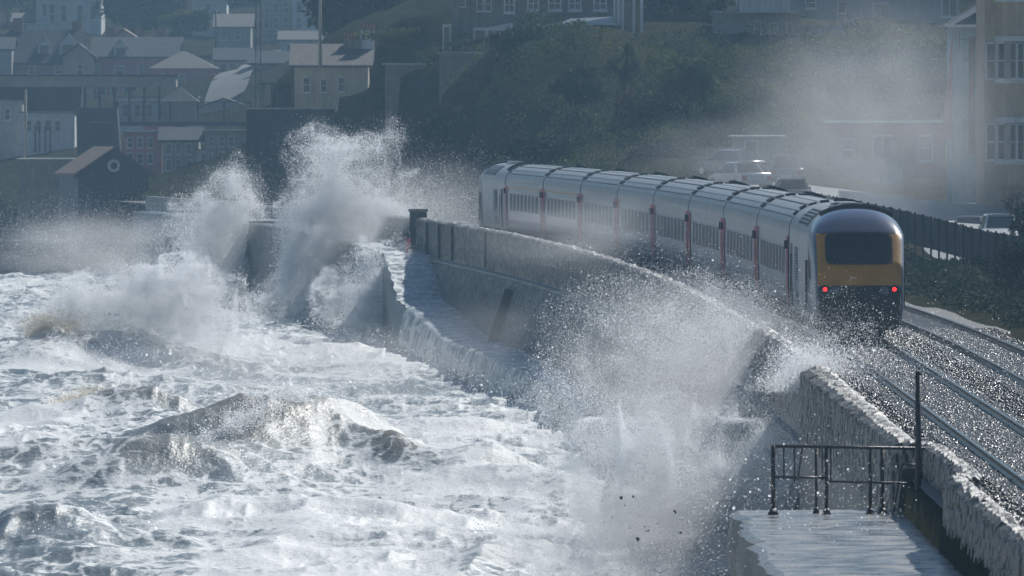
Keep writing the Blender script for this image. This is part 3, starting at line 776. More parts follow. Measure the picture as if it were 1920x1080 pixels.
# ------------------------------------------------------------------ sea
def sea_mat():
    m = bpy.data.materials.new('stormy_sea'); m.use_nodes = True
    t = m.node_tree; N = t.nodes; L = t.links; b = N['Principled BSDF']
    a1 = N.new('ShaderNodeAttribute'); a1.attribute_name = 'foam'
    a2 = N.new('ShaderNodeAttribute'); a2.attribute_name = 'sand'
    tc = N.new('ShaderNodeTexCoord')
    mp = N.new('ShaderNodeMapping'); mp.inputs['Scale'].default_value = (1, .8, 1.6); L.new(tc.outputs['Object'], mp.inputs[0])
    n1 = N.new('ShaderNodeTexNoise'); n1.inputs['Scale'].default_value = 2.6; n1.inputs['Detail'].default_value = 7; n1.inputs['Roughness'].default_value = .7; n1.inputs['Distortion'].default_value = .6
    L.new(mp.outputs[0], n1.inputs[0])
    ad = N.new('ShaderNodeMath'); ad.operation = 'MULTIPLY_ADD'; ad.inputs[1].default_value = 1.5; ad.inputs[2].default_value = -.75; L.new(n1.outputs[0], ad.inputs[0])
    sm = N.new('ShaderNodeMath'); sm.operation = 'ADD'; L.new(ad.outputs[0], sm.inputs[0]); L.new(a1.outputs['Fac'], sm.inputs[1])
    mp3 = N.new('ShaderNodeMapping'); mp3.inputs['Scale'].default_value = (.75, .42, .75); L.new(tc.outputs['Object'], mp3.inputs[0])
    n5 = N.new('ShaderNodeTexNoise'); n5.inputs['Scale'].default_value = 1.1; n5.inputs['Detail'].default_value = 4; L.new(mp3.outputs[0], n5.inputs[0])
    wv = N.new('ShaderNodeVectorMath'); wv.operation = 'MULTIPLY_ADD'; wv.inputs[1].default_value = (1.6, 1.6, 0); L.new(n5.outputs['Color'], wv.inputs[0]); L.new(mp3.outputs[0], wv.inputs[2])
    vo = N.new('ShaderNodeTexVoronoi'); vo.feature = 'DISTANCE_TO_EDGE'; vo.inputs['Scale'].default_value = 1.3; L.new(wv.outputs[0], vo.inputs['Vector'])
    vr = N.new('ShaderNodeMapRange'); vr.inputs[1].default_value = .0; vr.inputs[2].default_value = .16; vr.inputs[3].default_value = .26; vr.inputs[4].default_value = -.14; L.new(vo.outputs['Distance'], vr.inputs[0])
    sm0 = sm; sm = N.new('ShaderNodeMath'); sm.operation = 'ADD'; L.new(sm0.outputs[0], sm.inputs[0]); L.new(vr.outputs[0], sm.inputs[1])
    rp = N.new('ShaderNodeValToRGB'); e = rp.color_ramp.elements; e[0].position = .34; e[0].color = (0, 0, 0, 1); e[1].position = .66; e[1].color = (1, 1, 1, 1)
    L.new(sm.outputs[0], rp.inputs[0])
    w = N.new('ShaderNodeMix'); w.data_type = 'RGBA'; w.inputs[6].default_value = (.17, .205, .22, 1); w.inputs[7].default_value = (.30, .235, .15, 1); L.new(a2.outputs['Fac'], w.inputs[0])
    fm = N.new('ShaderNodeMix'); fm.data_type = 'RGBA'; fm.inputs[7].default_value = (.66, .68, .675, 1); L.new(rp.outputs[0], fm.inputs[0]); L.new(w.outputs[2], fm.inputs[6])
    L.new(fm.outputs[2], b.inputs['Base Color'])
    ro = N.new('ShaderNodeMapRange'); ro.inputs[3].default_value = .38; ro.inputs[4].default_value = .62; b.inputs['Specular IOR Level'].default_value = .22; L.new(rp.outputs[0], ro.inputs[0]); L.new(ro.outputs[0], b.inputs['Roughness'])
    n2 = N.new('ShaderNodeTexNoise'); n2.inputs['Scale'].default_value = 5.5; n2.inputs['Detail'].default_value = 5; n2.inputs['Roughness'].default_value = .6; L.new(mp.outputs[0], n2.inputs[0])
    bp = N.new('ShaderNodeBump'); bp.inputs['Strength'].default_value = .8; bp.inputs['Distance'].default_value = .055; L.new(n2.outputs[0], bp.inputs['Height']); L.new(bp.outputs[0], b.inputs['Normal'])
    return m
M['sea'] = sea_mat()
SEA = -5.5
# named swells: photo x of the crest centre, depth, amplitude, half length along crest, half width, slant, sandiness
SW = [(480, 308, 2.5, 4.4, 4.2, .4, .5), (640, 312, 1.5, 2.2, 2.8, -.5, .45), (740, 306, .7, 1.6, 1.8, -.9, .5), (290, 301, 1.1, 3.2, 2.6, .3, .3), (910, 305, .95, 2.3, 2.6, -.35, .1), (1010, 300, .6, 2.5, 2.5, -.3, .1),
      (250, 462, 2.2, 5.0, 5.0, .2, .3), (110, 455, 1.2, 3.2, 3.5, .4, .5), (370, 448, 1.0, 2.4, 2.4, 0, .1), (150, 410, .8, 4.5, 3.2, .2, .1), (160, 372, .85, 3.6, 2.6, .3, .45),
      (290, 372, 1.0, 2.3, 2.4, .2, .3), (60, 305, .9, 2.4, 2.2, .3, .1), (90, 268, .8, 2.0, 2.2, -.2, .05), (420, 276, .6, 3.0, 2.4, .3, .05), (700, 275, .55, 3.0, 2.0, -.2, .05),
      (850, 350, .7, 3.0, 2.5, .2, .1), (600, 470, .9, 3.5, 3.5, .1, .1), (40, 520, 1.0, 6, 4.0, .1, .1), (330, 540, 1.4, 4, 4.0, .1, .2), (640, 520, 1.0, 3, 4.0, .1, .1), (120, 600, .8, 8, 5, .1, .1)]
def sea_h(X, Y):
    H = np.zeros_like(X); S = np.zeros_like(X); D = np.zeros_like(X)
    for px, d, a, lx, wy, sl, sd in SW:
        cx = (px - 960) * d / F
        dx = X - cx; dy = Y - d - sl * dx + .5 * (vnoise(X * .5, Y * .3, d) - .5)
        prof = np.where(dy < 0, np.exp(-(np.abs(dy) / (wy * 1.25)) ** 1.7), np.exp(-(dy / (wy * .5)) ** 2))   # longer slope towards the viewer
        g = a * prof * np.exp(-(dx / lx) ** 2)
        H += g; D = np.maximum(D, (1.0 if a > 1.3 else .45) * np.where(dy < 0, 1, .3) * np.clip(g / max(a, .3) - .12, 0, 1) * min(a, 1.6) / 1.6); S = np.maximum(S, sd * np.clip(g / max(a, .3) * 1.3 - .35, 0, 1))
    wx = X + .9 * (fbm(X * .3, Y * .2, 2, 4) - .5); wy_ = Y + 1.6 * (fbm(X * .3, Y * .2, 2, 9) - .5)
    def ridge(s, sx, sy, k): return 1 - np.abs(2 * vnoise(wx * sx, wy_ * sy, k) - 1)
    H += .55 * (fbm(wx * .09, wy_ * .05, 2, 1) - .5) * 2
    H += .34 * (ridge(0, .17, .2, 5) ** 1.6 - .4) + .22 * (ridge(0, .38, .42, 6) ** 1.6 - .4)
    amp = .34 + 1.1 * np.clip(fbm(X * .2, Y * .11, 2, 31) * 2.6 - .9, 0, 1)
    H += amp * (.15 * (ridge(0, .85, .95, 7) ** 1.5 - .4) + .065 * (ridge(0, 1.9, 2.0, 8) ** 1.4 - .4) + .022 * (ridge(0, 4.2, 3.4, 12) - .5))
    return H, S, D
ys = []; y = 232.0
while y < 712: ys.append(y); y += .26 + (y - 232) * .0011
ys = np.array(ys); NC = 560
xr = np.where(ys < 420, track(ys) - 3.3, shore(np.minimum(ys, 700)) - 1.2)
xl = -(.0533 * ys + 7)
uu = np.linspace(0, 1, NC)
X = xl[:, None] + (xr - xl)[:, None] * uu[None]; Y = np.repeat(ys[:, None], NC, 1)
H, S, D = sea_h(X, Y)
foam = .50 + .36 * (fbm(X * .35, Y * .16, 4, 21) - .5) * 2 + .55 * (fbm(X * .13, Y * .05, 2, 57) - .5) * 2
gy = np.gradient(H, axis=0) / np.gradient(Y, axis=0)
foam = foam - .42 * np.clip(gy - .12, 0, .8) * (vnoise(X * .6, Y * .3, 3) + .3) - .6 * S + .16 - .62 * D * (.1 + 1.0 * fbm(X * 1.3 + Y * .5, Y * 1.1 - X * .4, 4, 44))
big = np.zeros_like(X)
V = np.stack([X, Y, SEA + H], -1).reshape(-1, 3)
ii = np.arange(X.size).reshape(X.shape)
fc = np.stack([ii[:-1, :-1], ii[:-1, 1:], ii[1:, 1:], ii[1:, :-1]], -1).reshape(-1, 4)
me = np_mesh('sea', V, fc, M['sea'], True)
for nm, arr in (('foam', foam), ('sand', S)):
    a = me.attributes.new(nm, 'FLOAT', 'POINT'); a.data.foreach_set('value', arr.astype(np.float32).ravel())
tag(link_mesh('sea', me), 'churning white foamy sea with brown-tinged breaking waves', kind='structure')
# open water beyond the frame
A, B = np.meshgrid(np.concatenate([np.linspace(-3000, -120, 14), np.linspace(-100, 8, 40)]), np.concatenate([np.linspace(-300, 230, 60), np.linspace(240, 900, 60), np.linspace(950, 4000, 12)]))
hh = -6.9 + .5 * (fbm(A * .09, B * .05, 2, 1) - .5)
inside = (A > np.interp(B, ys, xl) - 3) & (B > 228) & (B < 715)
hh = np.where(inside, -8.2, hh + 1.3 * np.clip((230 - B) / 30, 0, 1) + 1.2 * ((A < np.interp(B, ys, xl) - 6) & (B > 230)))
ii = np.arange(A.size).reshape(A.shape); fc = np.stack([ii[:-1, :-1], ii[:-1, 1:], ii[1:, 1:], ii[1:, :-1]], -1).reshape(-1, 4)
me = np_mesh('open_water', np.stack([A, B, hh], -1).reshape(-1, 3), fc, M['sea'], True)
a = me.attributes.new('foam', 'FLOAT', 'POINT'); a.data.foreach_set('value', np.full(A.size, .5, np.float32))
tag(link_mesh('open_water', me), 'open rough water around the breaking surf', kind='structure')
# water sheet flowing off the promenade edge: cascades
def cascade(d0, d1, label):
    secs = []
    for d in np.arange(d0, d1, .22):
        p = prom_sec(d); ex, ez = p[2][0], p[1][2]
        n = float(vnoise(np.array([d * 1.3]), np.array([3.0]), 2)[0]); n2 = float(vnoise(np.array([d * .35]), np.array([7.0]), 2)[0])
        th = .05 + .14 * n + .15 * n2
        s = []
        for k in range(7):
            t = k / 6
            out = -.2 + (.25 + .35 * n2 + .25 * n) * t ** .8; drop = 1.9 * t ** 2.0
            s.append((ex - out + (.9 if k == 0 else 0), d, ez + th - drop + (.04 if k == 0 else 0)))
        secs.append(s)
    v, f = loft(secs); me = np_mesh('cascade', v, f, M['sea'], True)
    a = me.attributes.new('foam', 'FLOAT', 'POINT')
    fv = [.62 + .5 * (float(_tab[(i // 7) % 256, 5]) - .5) - .12 * (i % 7) / 6 for i in range(len(v))]
    a.data.foreach_set('value', fv)
    tag(link_mesh('water_cascade', me), label, 'cascade', kind='stuff')
cascade(335, 474, 'white sheet of water pouring off the lower promenade edge')
# backwash lying on the promenade
secs = [[(prom_sec(d)[1][0] + .05 + (tx(d) + wout(d, False) - prom_sec(d)[1][0]) * u, d, lower(d) + .05 + .07 * float(vnoise(np.array([d * .9 + u * 3]), np.array([u * 6.]), 4)[0])) for u in np.linspace(0, 1, 14)] for d in np.arange(266, 520, .5)]
v, f = loft(secs); me = np_mesh('backwash', v, f, M['sea'], True)
a = me.attributes.new('foam', 'FLOAT', 'POINT'); vv = np.array(v)
a.data.foreach_set('value', (.47 + .5 * (fbm(vv[:, 0] * .8, vv[:, 1] * .25, 3, 6) - .5)).astype(np.float32))
tag(link_mesh('backwash', me), 'foamy backwash sliding over the lower promenade by the wall', kind='structure')

# ------------------------------------------------------------------ spray: real droplets, millions of them, as point clouds
def drop_mat(name, c, tr=.5):
    m = bpy.data.materials.new(name); m.use_nodes = True; t = m.node_tree; N = t.nodes; L = t.links
    N.remove(N['Principled BSDF']); out = N['Material Output']
    d = N.new('ShaderNodeBsdfDiffuse'); s = N.new('ShaderNodeBsdfTranslucent'); x = N.new('ShaderNodeMixShader'); x.inputs[0].default_value = tr
    nz = N.new('ShaderNodeTexNoise'); nz.inputs['Scale'].default_value = .5; tc = N.new('ShaderNodeTexCoord'); L.new(tc.outputs['Object'], nz.inputs[0])
    rp = N.new('ShaderNodeValToRGB'); rp.color_ramp.elements[0].color = (*(Vector(c) * .93), 1); rp.color_ramp.elements[1].color = (*c, 1); L.new(nz.outputs[0], rp.inputs[0])
    L.new(rp.outputs[0], d.inputs[0]); L.new(rp.outputs[0], s.inputs[0]); L.new(d.outputs[0], x.inputs[1]); L.new(s.outputs[0], x.inputs[2]); L.new(x.outputs[0], out.inputs[0])
    return m
M['drop'] = drop_mat('spray_droplets', (.96, .975, .985), .6)
M['drop_sand'] = drop_mat('sandy_droplets', (.74, .69, .60))
_ng = {}
def points_group(material):
    if material.name in _ng: return _ng[material.name]
    g = bpy.data.node_groups.new('droplets_' + material.name, 'GeometryNodeTree')
    g.interface.new_socket('Geometry', in_out='INPUT', socket_type='NodeSocketGeometry'); g.interface.new_socket('Geometry', in_out='OUTPUT', socket_type='NodeSocketGeometry')
    i = g.nodes.new('NodeGroupInput'); o = g.nodes.new('NodeGroupOutput')
    mp = g.nodes.new('GeometryNodeMeshToPoints'); at_ = g.nodes.new('GeometryNodeInputNamedAttribute'); at_.data_type = 'FLOAT'; at_.inputs['Name'].default_value = 'rad'
    sm = g.nodes.new('GeometryNodeSetMaterial'); sm.inputs['Material'].default_value = material
    g.links.new(i.outputs[0], mp.inputs['Mesh']); g.links.new(at_.outputs['Attribute'], mp.inputs['Radius']); g.links.new(mp.outputs[0], sm.inputs[0]); g.links.new(sm.outputs[0], o.inputs[0])
    _ng[material.name] = g; return g
def cloud(name, P, rad, material, label, cat='spray'):
    me = bpy.data.meshes.new(name); me.vertices.add(len(P)); me.vertices.foreach_set('co', np.asarray(P, np.float32).ravel())
    a = me.attributes.new('rad', 'FLOAT', 'POINT'); a.data.foreach_set('value', np.asarray(rad, np.float32)); me.materials.append(material)
    o = link_mesh(name, me); md = o.modifiers.new('droplets', 'NODES'); md.node_group = points_group(material)
    return tag(o, label, cat, kind='stuff')
def radii(n, r, big=.03, bigr=3.0):
    q = r * rng.lognormal(-.08, .4, n); k = rng.random(n) < big; q[k] *= rng.uniform(1.3, bigr, k.sum()); return q
def jets(n, base, njet, vz, vxy, spread, tmax=None, wind=(0, 0), turb=.35, floor=SEA, tb=.75):
    """thrown water: many jets leaving a base line, each a ballistic streak that frays with time"""
    b = np.array(base, float); s = rng.random(njet); seg = s * (len(b) - 1); i = np.minimum(seg.astype(int), len(b) - 2); fr = (seg - i)[:, None]
    p0 = b[i] * (1 - fr) + b[i + 1] * fr; p0 += rng.normal(0, .25, p0.shape) * [1, 1, .3]
    prof = rng.random(njet)
    v = np.stack([rng.normal(vxy[0], spread, njet), rng.normal(vxy[1], spread, njet), vz * (.25 + .75 * prof ** .7)], 1)
    ta = v[:, 2] / 9.81
    w = rng.gamma(1.2, 1, njet); w *= (ta + .2); w /= w.sum()
    j = rng.choice(njet, n, p=w)
    t = (rng.random(n) ** tb) * (ta[j] * (tmax or 1.75))
    sg = (.05 + turb * t)[:, None]
    lag = rng.random(n)
    P = p0[j] + v[j] * t[:, None] + np.stack([wind[0] * t ** 2 * lag, wind[1] * t ** 2 * lag, -4.9 * t ** 2], 1) + rng.normal(0, 1, (n, 3)) * sg
    P += (np.stack([vnoise3(P * .8), vnoise3(P * .8 + 17), vnoise3(P * .8 + 31)], 1) - .5) * (1.6 * np.minimum(t, 1.5))[:, None]
    return P[P[:, 2] > floor - .1]
def clump(P, scale, lo, hi):
    """thin the cloud where a noise is low, so that it tears into wisps"""
    k = .65 * vnoise3(P * scale) + .35 * vnoise3(P * scale * 2.7 + 9)
    return P[rng.random(len(P)) < np.clip((k - lo) / (hi - lo), 0.03, 1)]
def blob(n, c, s):
    return np.array(c) + rng.normal(0, 1, (n, 3)) * np.array(s)
def w3(x, y, d): return tuple(at(x, y, d))
def wz(x, d, z=SEA): return ((x - 960) * d / F, d, z)
DENS = 1.0
def N_(n): return int(n * DENS)

def puffs(lst, d, tau, r, squash=1.0, jit=3.0):
    """dense bodies of spray: (x, y, half width, half height) in photo pixels at depth d, optical depth tau"""
    out = []
    for x, y, sx, sy, *t in lst:
        k = d / F; sx *= k; sy *= k; tt = t[0] if t else tau
        n = N_(tt * 2 * math.pi * sx * sy / (math.pi * r * r * 1.3))
        c = at(x, y, d); g = rng.normal(0, 1, (n, 3)); rr = np.linalg.norm(g, axis=1)[:, None]; g *= np.minimum(1, 1.9 / rr)
        out.append(np.array(c) + g * [sx, max(sx, sy) * squash, sy])
    return np.concatenate(out)
def fray(P, a1=.85, a2=.22):
    q = (np.stack([vnoise3(P * .45 + 3), vnoise3(P * .45 + 17), vnoise3(P * .45 + 31)], 1) - .5) * 2 * a1
    P = P + q + rng.normal(0, 1, P.shape) * np.where(rng.random((len(P), 1)) < .18, .5, .10); return P + (np.stack([vnoise3(P * 1.7 + 5), vnoise3(P * 1.7 + 27), vnoise3(P * 1.7 + 41)], 1) - .5) * 2 * a2
# 1 the tall plume against the promenade
P = puffs([(640, 285, 38, 22, 1.4), (610, 330, 42, 34, 1.6), (665, 340, 40, 36, 1.2), (590, 395, 46, 40, 1.5), (655, 410, 55, 45, 1.5), (575, 470, 40, 45, 1.3), (545, 540, 36, 40, 1.4), (620, 520, 70, 50, 1.3), (690, 450, 50, 50, .9),
           (690, 545, 60, 40, 1.4), (600, 585, 85, 16, 1.8), (735, 290, 13, 24, .6), (715, 350, 26, 40, .6), (760, 420, 30, 40, .35)], 527, 1.2, .008, .6)
P = np.concatenate([P, puffs([(705, 500, 40, 40, .9), (720, 560, 40, 34, 1.3), (660, 560, 50, 36, 1.0), (745, 600, 34, 18, 1.4), (690, 610, 60, 16, 1.4)], 496, 1.0, .008, .15)])
P = fray(P); P = clump(P, .9, .28, .50)
Q = jets(N_(60000), [wz(560, 530), wz(640, 527), wz(735, 522)], 70, 14.4, (-.1, 0), .55, wind=(.3, 0), turb=.16); Q = clump(Q, .8, .3, .5)
P = np.concatenate([P, Q]); P = P[P[:, 2] > SEA]; cloud('spray_plume', P, radii(len(P), .0085, .012, 1.9), M['drop'], 'tallest white plume of spray bursting up beside the far sea wall')
# 2 the second plume further left
P = puffs([(440, 325, 24, 20, 1.0), (425, 370, 34, 30, 1.3), (395, 410, 30, 34, 1.4), (450, 420, 34, 40, .9), (375, 470, 28, 40, 1.3), (425, 490, 44, 44, 1.1), (470, 350, 26, 24, .5), (400, 545, 50, 24, 1.3)], 575, 1.2, .0085, .6)
P = fray(P); P = clump(P, .85, .28, .50)
Q = jets(N_(30000), [wz(350, 585), wz(430, 580), wz(480, 578)], 50, 12.2, (.1, 0), .6, wind=(.3, 0), turb=.18); Q = clump(Q, .8, .3, .5)
P = np.concatenate([P, Q]); P = P[P[:, 2] > SEA]; cloud('spray_plume', P, radii(len(P), .009, .012, 2.0), M['drop'], 'second spray plume left of the tallest one, hiding the breakwaters')
# 3 the breaker at the left
P = puffs([(130, 590, 40, 24, 1.0), (180, 560, 42, 32, 1.4), (240, 545, 50, 36, 1.6), (310, 545, 50, 36, 1.5), (280, 600, 80, 34, 1.8), (370, 580, 46, 34, 1.2), (400, 620, 55, 26, 1.0), (440, 640, 40, 18, .6), (300, 505, 26, 14, .8)], 458, 1.2, .0075, .6)
P = fray(P, .6, .3); P = clump(P, 1.1, .28, .48)
Q = jets(N_(50000), [wz(90, 462), wz(180, 462), wz(300, 458), wz(400, 452)], 110, 8.6, (.7, 0), .8, wind=(.5, 0), turb=.2); Q = clump(Q, .8, .3, .5)
P = np.concatenate([P, Q]); P = P[P[:, 2] > SEA]; cloud('breaker_spray', P, radii(len(P), .008, .012, 2.0), M['drop'], 'broad burst of spray off the big breaker at the left')
P = jets(N_(16000), [wz(60, 458, -4.6), wz(115, 455, -4)], 300, 4.0, (.6, 0), 1.2, turb=.6)
cloud('sandy_spray', P, radii(len(P), .016), M['drop_sand'], 'brown sandy water thrown up at the left end of the left breaker')
# 4 curtain of drops over the near end of the wall
P = np.concatenate([jets(N_(70000), [wz(1120, 300), wz(1260, 286), wz(1390, 268), wz(1470, 252)], 150, 11.6, (.35, 0), .9, wind=(.7, 0), turb=.28),
                    jets(N_(80000), [wz(1080, 296), wz(1300, 280), wz(1450, 258)], 120, 8.0, (.1, -.5), 1.3, wind=(.4, 0), turb=.6)])
P = clump(P, .45, .15, .6)
Q = puffs([(1160, 660, 90, 70, .22), (1280, 610, 90, 60, .28), (1390, 640, 80, 60, .35), (1250, 740, 130, 80, .4), (1390, 760, 90, 80, .42), (1130, 800, 100, 60, .35), (1450, 690, 60, 50, .45), (1470, 780, 40, 50, .4), (1230, 560, 80, 30, .15)], 272, 1.0, .0045, .5)
Q = fray(Q, .4, .15); Q = clump(Q, .8, .12, .6)
P = np.concatenate([P, Q]); P = P[(P[:, 2] > SEA) & (P[:, 0] < track(P[:, 1]) - .5)]
cloud('spray_curtain', P, radii(len(P), .0048, .02, 2.2), M['drop'], 'grainy curtain of droplets rising over the wall in front of the train')
P = jets(N_(30000), [w3(1420, 780, 242), w3(1490, 710, 236), w3(1540, 690, 233)], 120, 3.4, (.8, 0), 1.1, turb=.75, floor=-.2)
cloud('wall_splash', P, radii(len(P), .0062), M['drop'], 'bright splash breaking over the end of the near wall')
# 5 drops flying over the track by the tail of the train
n = N_(9000); P = np.stack([rng.normal(9.3, 1.7, n), rng.uniform(236, 292, n), np.abs(rng.normal(0, .75, n)) - .1], 1); P = P[(P[:, 0] > 5.5) & (P[:, 0] < 13.5) & ((P[:, 1] < 276.5) | (P[:, 0] < 8.4))]
P = clump(P, .6, .35, .6); cloud('flying_drops', P, radii(len(P), .006, .06, 2.4), M['drop'], 'scattered bright drops flying low over the track behind the train')
n = N_(26000); d = rng.uniform(296, 420, n); P = np.stack([track(d) - 1.6 - np.abs(rng.normal(0, .9, n)), d, np.abs(rng.normal(0, .8, n)) - .2], 1)
P = clump(P, .5, .35, .6); cloud('wheel_spray', P, radii(len(P), .0085), M['drop'], 'fine spray drifting along the seaward side of the carriages')
# 6 crest spray of the wave in the foreground
P = np.concatenate([jets(N_(50000), [wz(290, 301, -4.6), wz(400, 304, -3.6), wz(520, 307, -3.3), wz(600, 311, -3.6)], 160, 4.2, (.8, .3), .9, turb=.4, floor=-5.3), jets(N_(16000), [wz(520, 308, -3.6), wz(640, 312, -4.0)], 50, 3.0, (1.2, .2), .6, turb=.3)])
P = clump(P, 1.0, .3, .55); cloud('crest_spray', P, radii(len(P), .009), M['drop'], 'spray blowing off the crest of the foreground wave')
P = np.concatenate([jets(N_(26000), [wz(590, 312, -4.3), wz(660, 312, -4.4), wz(750, 308, -5.0)], 500, 3.0, (1.1, 0), .9, turb=.5, floor=-5.6), jets(N_(9000), [wz(340, 300, -4.6), wz(470, 305, -3.8)], 300, 2.0, (.4, 0), .8, turb=.5)])
P = clump(P, 1.2, .3, .55); cloud('sandy_spray', P, radii(len(P), .009), M['drop_sand'], 'brown sandy spray curling over the foreground wave')
P = jets(N_(9000), [wz(120, 374, -4.9), wz(200, 372, -4.8)], 300, 2.6, (.8, 0), .9, turb=.5, floor=-5.5)
cloud('sandy_spray', P, radii(len(P), .011), M['drop_sand'], 'small brown burst on the wave at the left edge')
# 7 low mist on the surf, blown drops in front of the platform
n = N_(90000); d = rng.uniform(255, 520, n); x = xl_ = (-.05 * d) + rng.random(n) * (track(d) - 4 + .05 * d); P = np.stack([x, d, SEA + .5 + np.abs(rng.normal(0, .55, n))], 1)
P = clump(P, .22, .45, .68); cloud('surf_mist', P, radii(len(P), .010), M['drop'], 'low mist of fine droplets hanging over the surf')
n = N_(60000); P = np.stack([rng.normal(3.6, 2.2, n), rng.uniform(196, 258, n), rng.normal(-3.6, 1.3, n)], 1); P = P[(P[:, 2] > -5.6) & (P[:, 0] < 6.7)]
P = clump(P, .5, .25, .6)
Q = puffs([(1100, 900, 80, 60, .8), (1220, 870, 90, 70, .9), (1340, 900, 80, 70, 1.0), (1150, 990, 110, 60, 1.2), (1300, 1010, 100, 60, 1.4), (1400, 960, 40, 60, 1.0), (1250, 1070, 140, 40, 1.6), (1360, 1060, 50, 34, 1.3), (1430, 860, 40, 60, .7)], 236, 1.0, .0042, .35)
Q = fray(Q, .6, .3); Q = clump(Q, .9, .22, .48); Q = Q[(Q[:, 0] < 6.9) & (Q[:, 1] > 184)]; P = np.concatenate([P, Q])
cloud('blown_spray', P, radii(len(P), .0043, .012, 2.5), M['drop'], 'blown spray filling the gap between surf and platform')
n = N_(1600); P = np.stack([rng.uniform(3.5, 7, n), rng.uniform(165, 196, n), rng.normal(-.6, .6, n)], 1)
cloud('stray_drops', P, radii(len(P), .006, .1, 2.5), M['drop'], 'large stray drops in the air around the iron railing')
# 8 thin mist drifting inland past the houses
n = N_(90000); P = np.concatenate([blob(n // 2, w3(1620, 170, 452), (3.4, 14, 2.8)), blob(n // 2, w3(1480, 310, 446), (5.0, 14, 1.8))]); P = clump(P, .16, .3, .62)
gzv = land_z(P[:, 0], P[:, 1]); P = P[P[:, 2] > gzv]; cloud('drifting_mist', P, radii(len(P), .0042, .0), M['drop'], 'thin pale mist drifting inland in front of the houses')
n = N_(120000); P = np.concatenate([blob(n // 2, w3(760, 400, 530), (3.2, 8, 1.5)), blob(n // 2, w3(200, 450, 600), (4.5, 12, 1.3))]); P = P[P[:, 2] > -5.4]; P = clump(P, .2, .3, .6)
cloud('drifting_mist', P, radii(len(P), .0075, 0), M['drop'], 'thin pale mist low over the far promenade and the breakwaters')
# soft mist: bodies of fog that thin out towards their edges
def mist_mat():
    m = bpy.data.materials.new('mist'); m.use_nodes = True; t = m.node_tree; N = t.nodes; L = t.links; N.remove(N['Principled BSDF'])
    tc = N.new('ShaderNodeTexCoord'); ln = N.new('ShaderNodeVectorMath'); ln.operation = 'LENGTH'; L.new(tc.outputs['Object'], ln.inputs[0])
    fo = N.new('ShaderNodeMapRange'); fo.interpolation_type = 'SMOOTHSTEP'; fo.inputs[1].default_value = .98; fo.inputs[2].default_value = .1; L.new(ln.outputs['Value'], fo.inputs[0])
    nz = N.new('ShaderNodeTexNoise'); nz.inputs['Scale'].default_value = 2.2; nz.inputs['Detail'].default_value = 3; oi = N.new('ShaderNodeObjectInfo'); va = N.new('ShaderNodeVectorMath'); L.new(tc.outputs['Object'], va.inputs[0]); L.new(oi.outputs['Location'], va.inputs[1]); L.new(va.outputs[0], nz.inputs[0])
    nr = N.new('ShaderNodeMapRange'); nr.inputs[1].default_value = .36; nr.inputs[2].default_value = .62; nr.inputs[3].default_value = .3; nr.inputs[4].default_value = 1.45; L.new(nz.outputs[0], nr.inputs[0])
    m1 = N.new('ShaderNodeMath'); m1.operation = 'MULTIPLY'; L.new(fo.outputs[0], m1.inputs[0]); L.new(nr.outputs[0], m1.inputs[1])
    at_ = N.new('ShaderNodeAttribute'); at_.attribute_type = 'OBJECT'; at_.attribute_name = 'mist_density'
    m2 = N.new('ShaderNodeMath'); m2.operation = 'MULTIPLY'; L.new(m1.outputs[0], m2.inputs[0]); L.new(at_.outputs['Fac'], m2.inputs[1])
    pv = N.new('ShaderNodeVolumePrincipled'); pv.inputs['Color'].default_value = (.95, .965, .97, 1); pv.inputs['Anisotropy'].default_value = .4; L.new(m2.outputs[0], pv.inputs['Density']); L.new(pv.outputs[0], N['Material Output'].inputs['Volume'])
    return m
M['mist'] = mist_mat()
import bmesh as _bm
_b = _bm.new(); _bm.ops.create_icosphere(_b, subdivisions=3, radius=1.0); _me = bpy.data.meshes.new('mist_bank'); _b.to_mesh(_me); _b.free(); _me.materials.append(M['mist'])
for x, y, d, sx, sy, dep, tau, lb in ((630, 440, 524, 150, 210, 6, .7, 'soft white mist inside the tallest spray plume'), (420, 440, 572, 110, 160, 6, .6, 'soft mist around the second spray plume'), (280, 580, 456, 270, 120, 6, .6, 'soft mist over the left breaker'),
        (1300, 730, 264, 370, 260, 4.5, .7, 'soft mist within the droplet curtain by the near wall'), (1260, 990, 234, 330, 190, 5, .75, 'soft mist low in the foreground beside the platform'), (1640, 230, 452, 330, 300, 12, .55, 'pale mist drifting past the houses at the right'),
        (1430, 300, 448, 330, 120, 12, .22, 'pale mist drifting over the parked cars'), (190, 470, 615, 280, 90, 12, .8, 'pale mist low over the far breakwaters'), (800, 400, 512, 220, 130, 7, .4, 'pale mist at the end of the far wall'),
        (940, 630, 400, 300, 90, 12, .14, 'pale mist at the foot of the sea wall'), (560, 690, 372, 520, 100, 22, .5, 'thin mist over the middle of the surf'), (1130, 440, 385, 330, 90, 30, .35, 'thin mist along the seaward side of the train')):
    o = link_mesh('mist_bank', _me); o.location = at(x, y, d); o.scale = (sx * d / F, dep, sy * d / F); o['mist_density'] = tau / (.9 * dep)
    tag(o, lb, 'mist', kind='stuff')
# dark lumps of water and shingle thrown up in the foreground
root_v = []; mb = MB(); rr = random.Random(5)
for k in range(15):
    x = rr.gauss(1220, 45); y = rr.gauss(965, 26); p = at(x, y, 214 + rr.uniform(-4, 4)); s = rr.uniform(.02, .055)
    a = [Vector((rr.gauss(0, 1), rr.gauss(0, 1), rr.gauss(0, 1))).normalized() * s * rr.uniform(.6, 1.4) for _ in range(7)]
    mb.add([p + q for q in a] + [p], [(0, 1, 2), (2, 3, 4), (4, 5, 6), (6, 0, 3), (1, 3, 5), (2, 5, 6)])
tag(mb.build('flung_shingle', M['iron'], smooth=True), 'dark lumps of flung shingle in the foreground spray', 'shingle', kind='stuff')
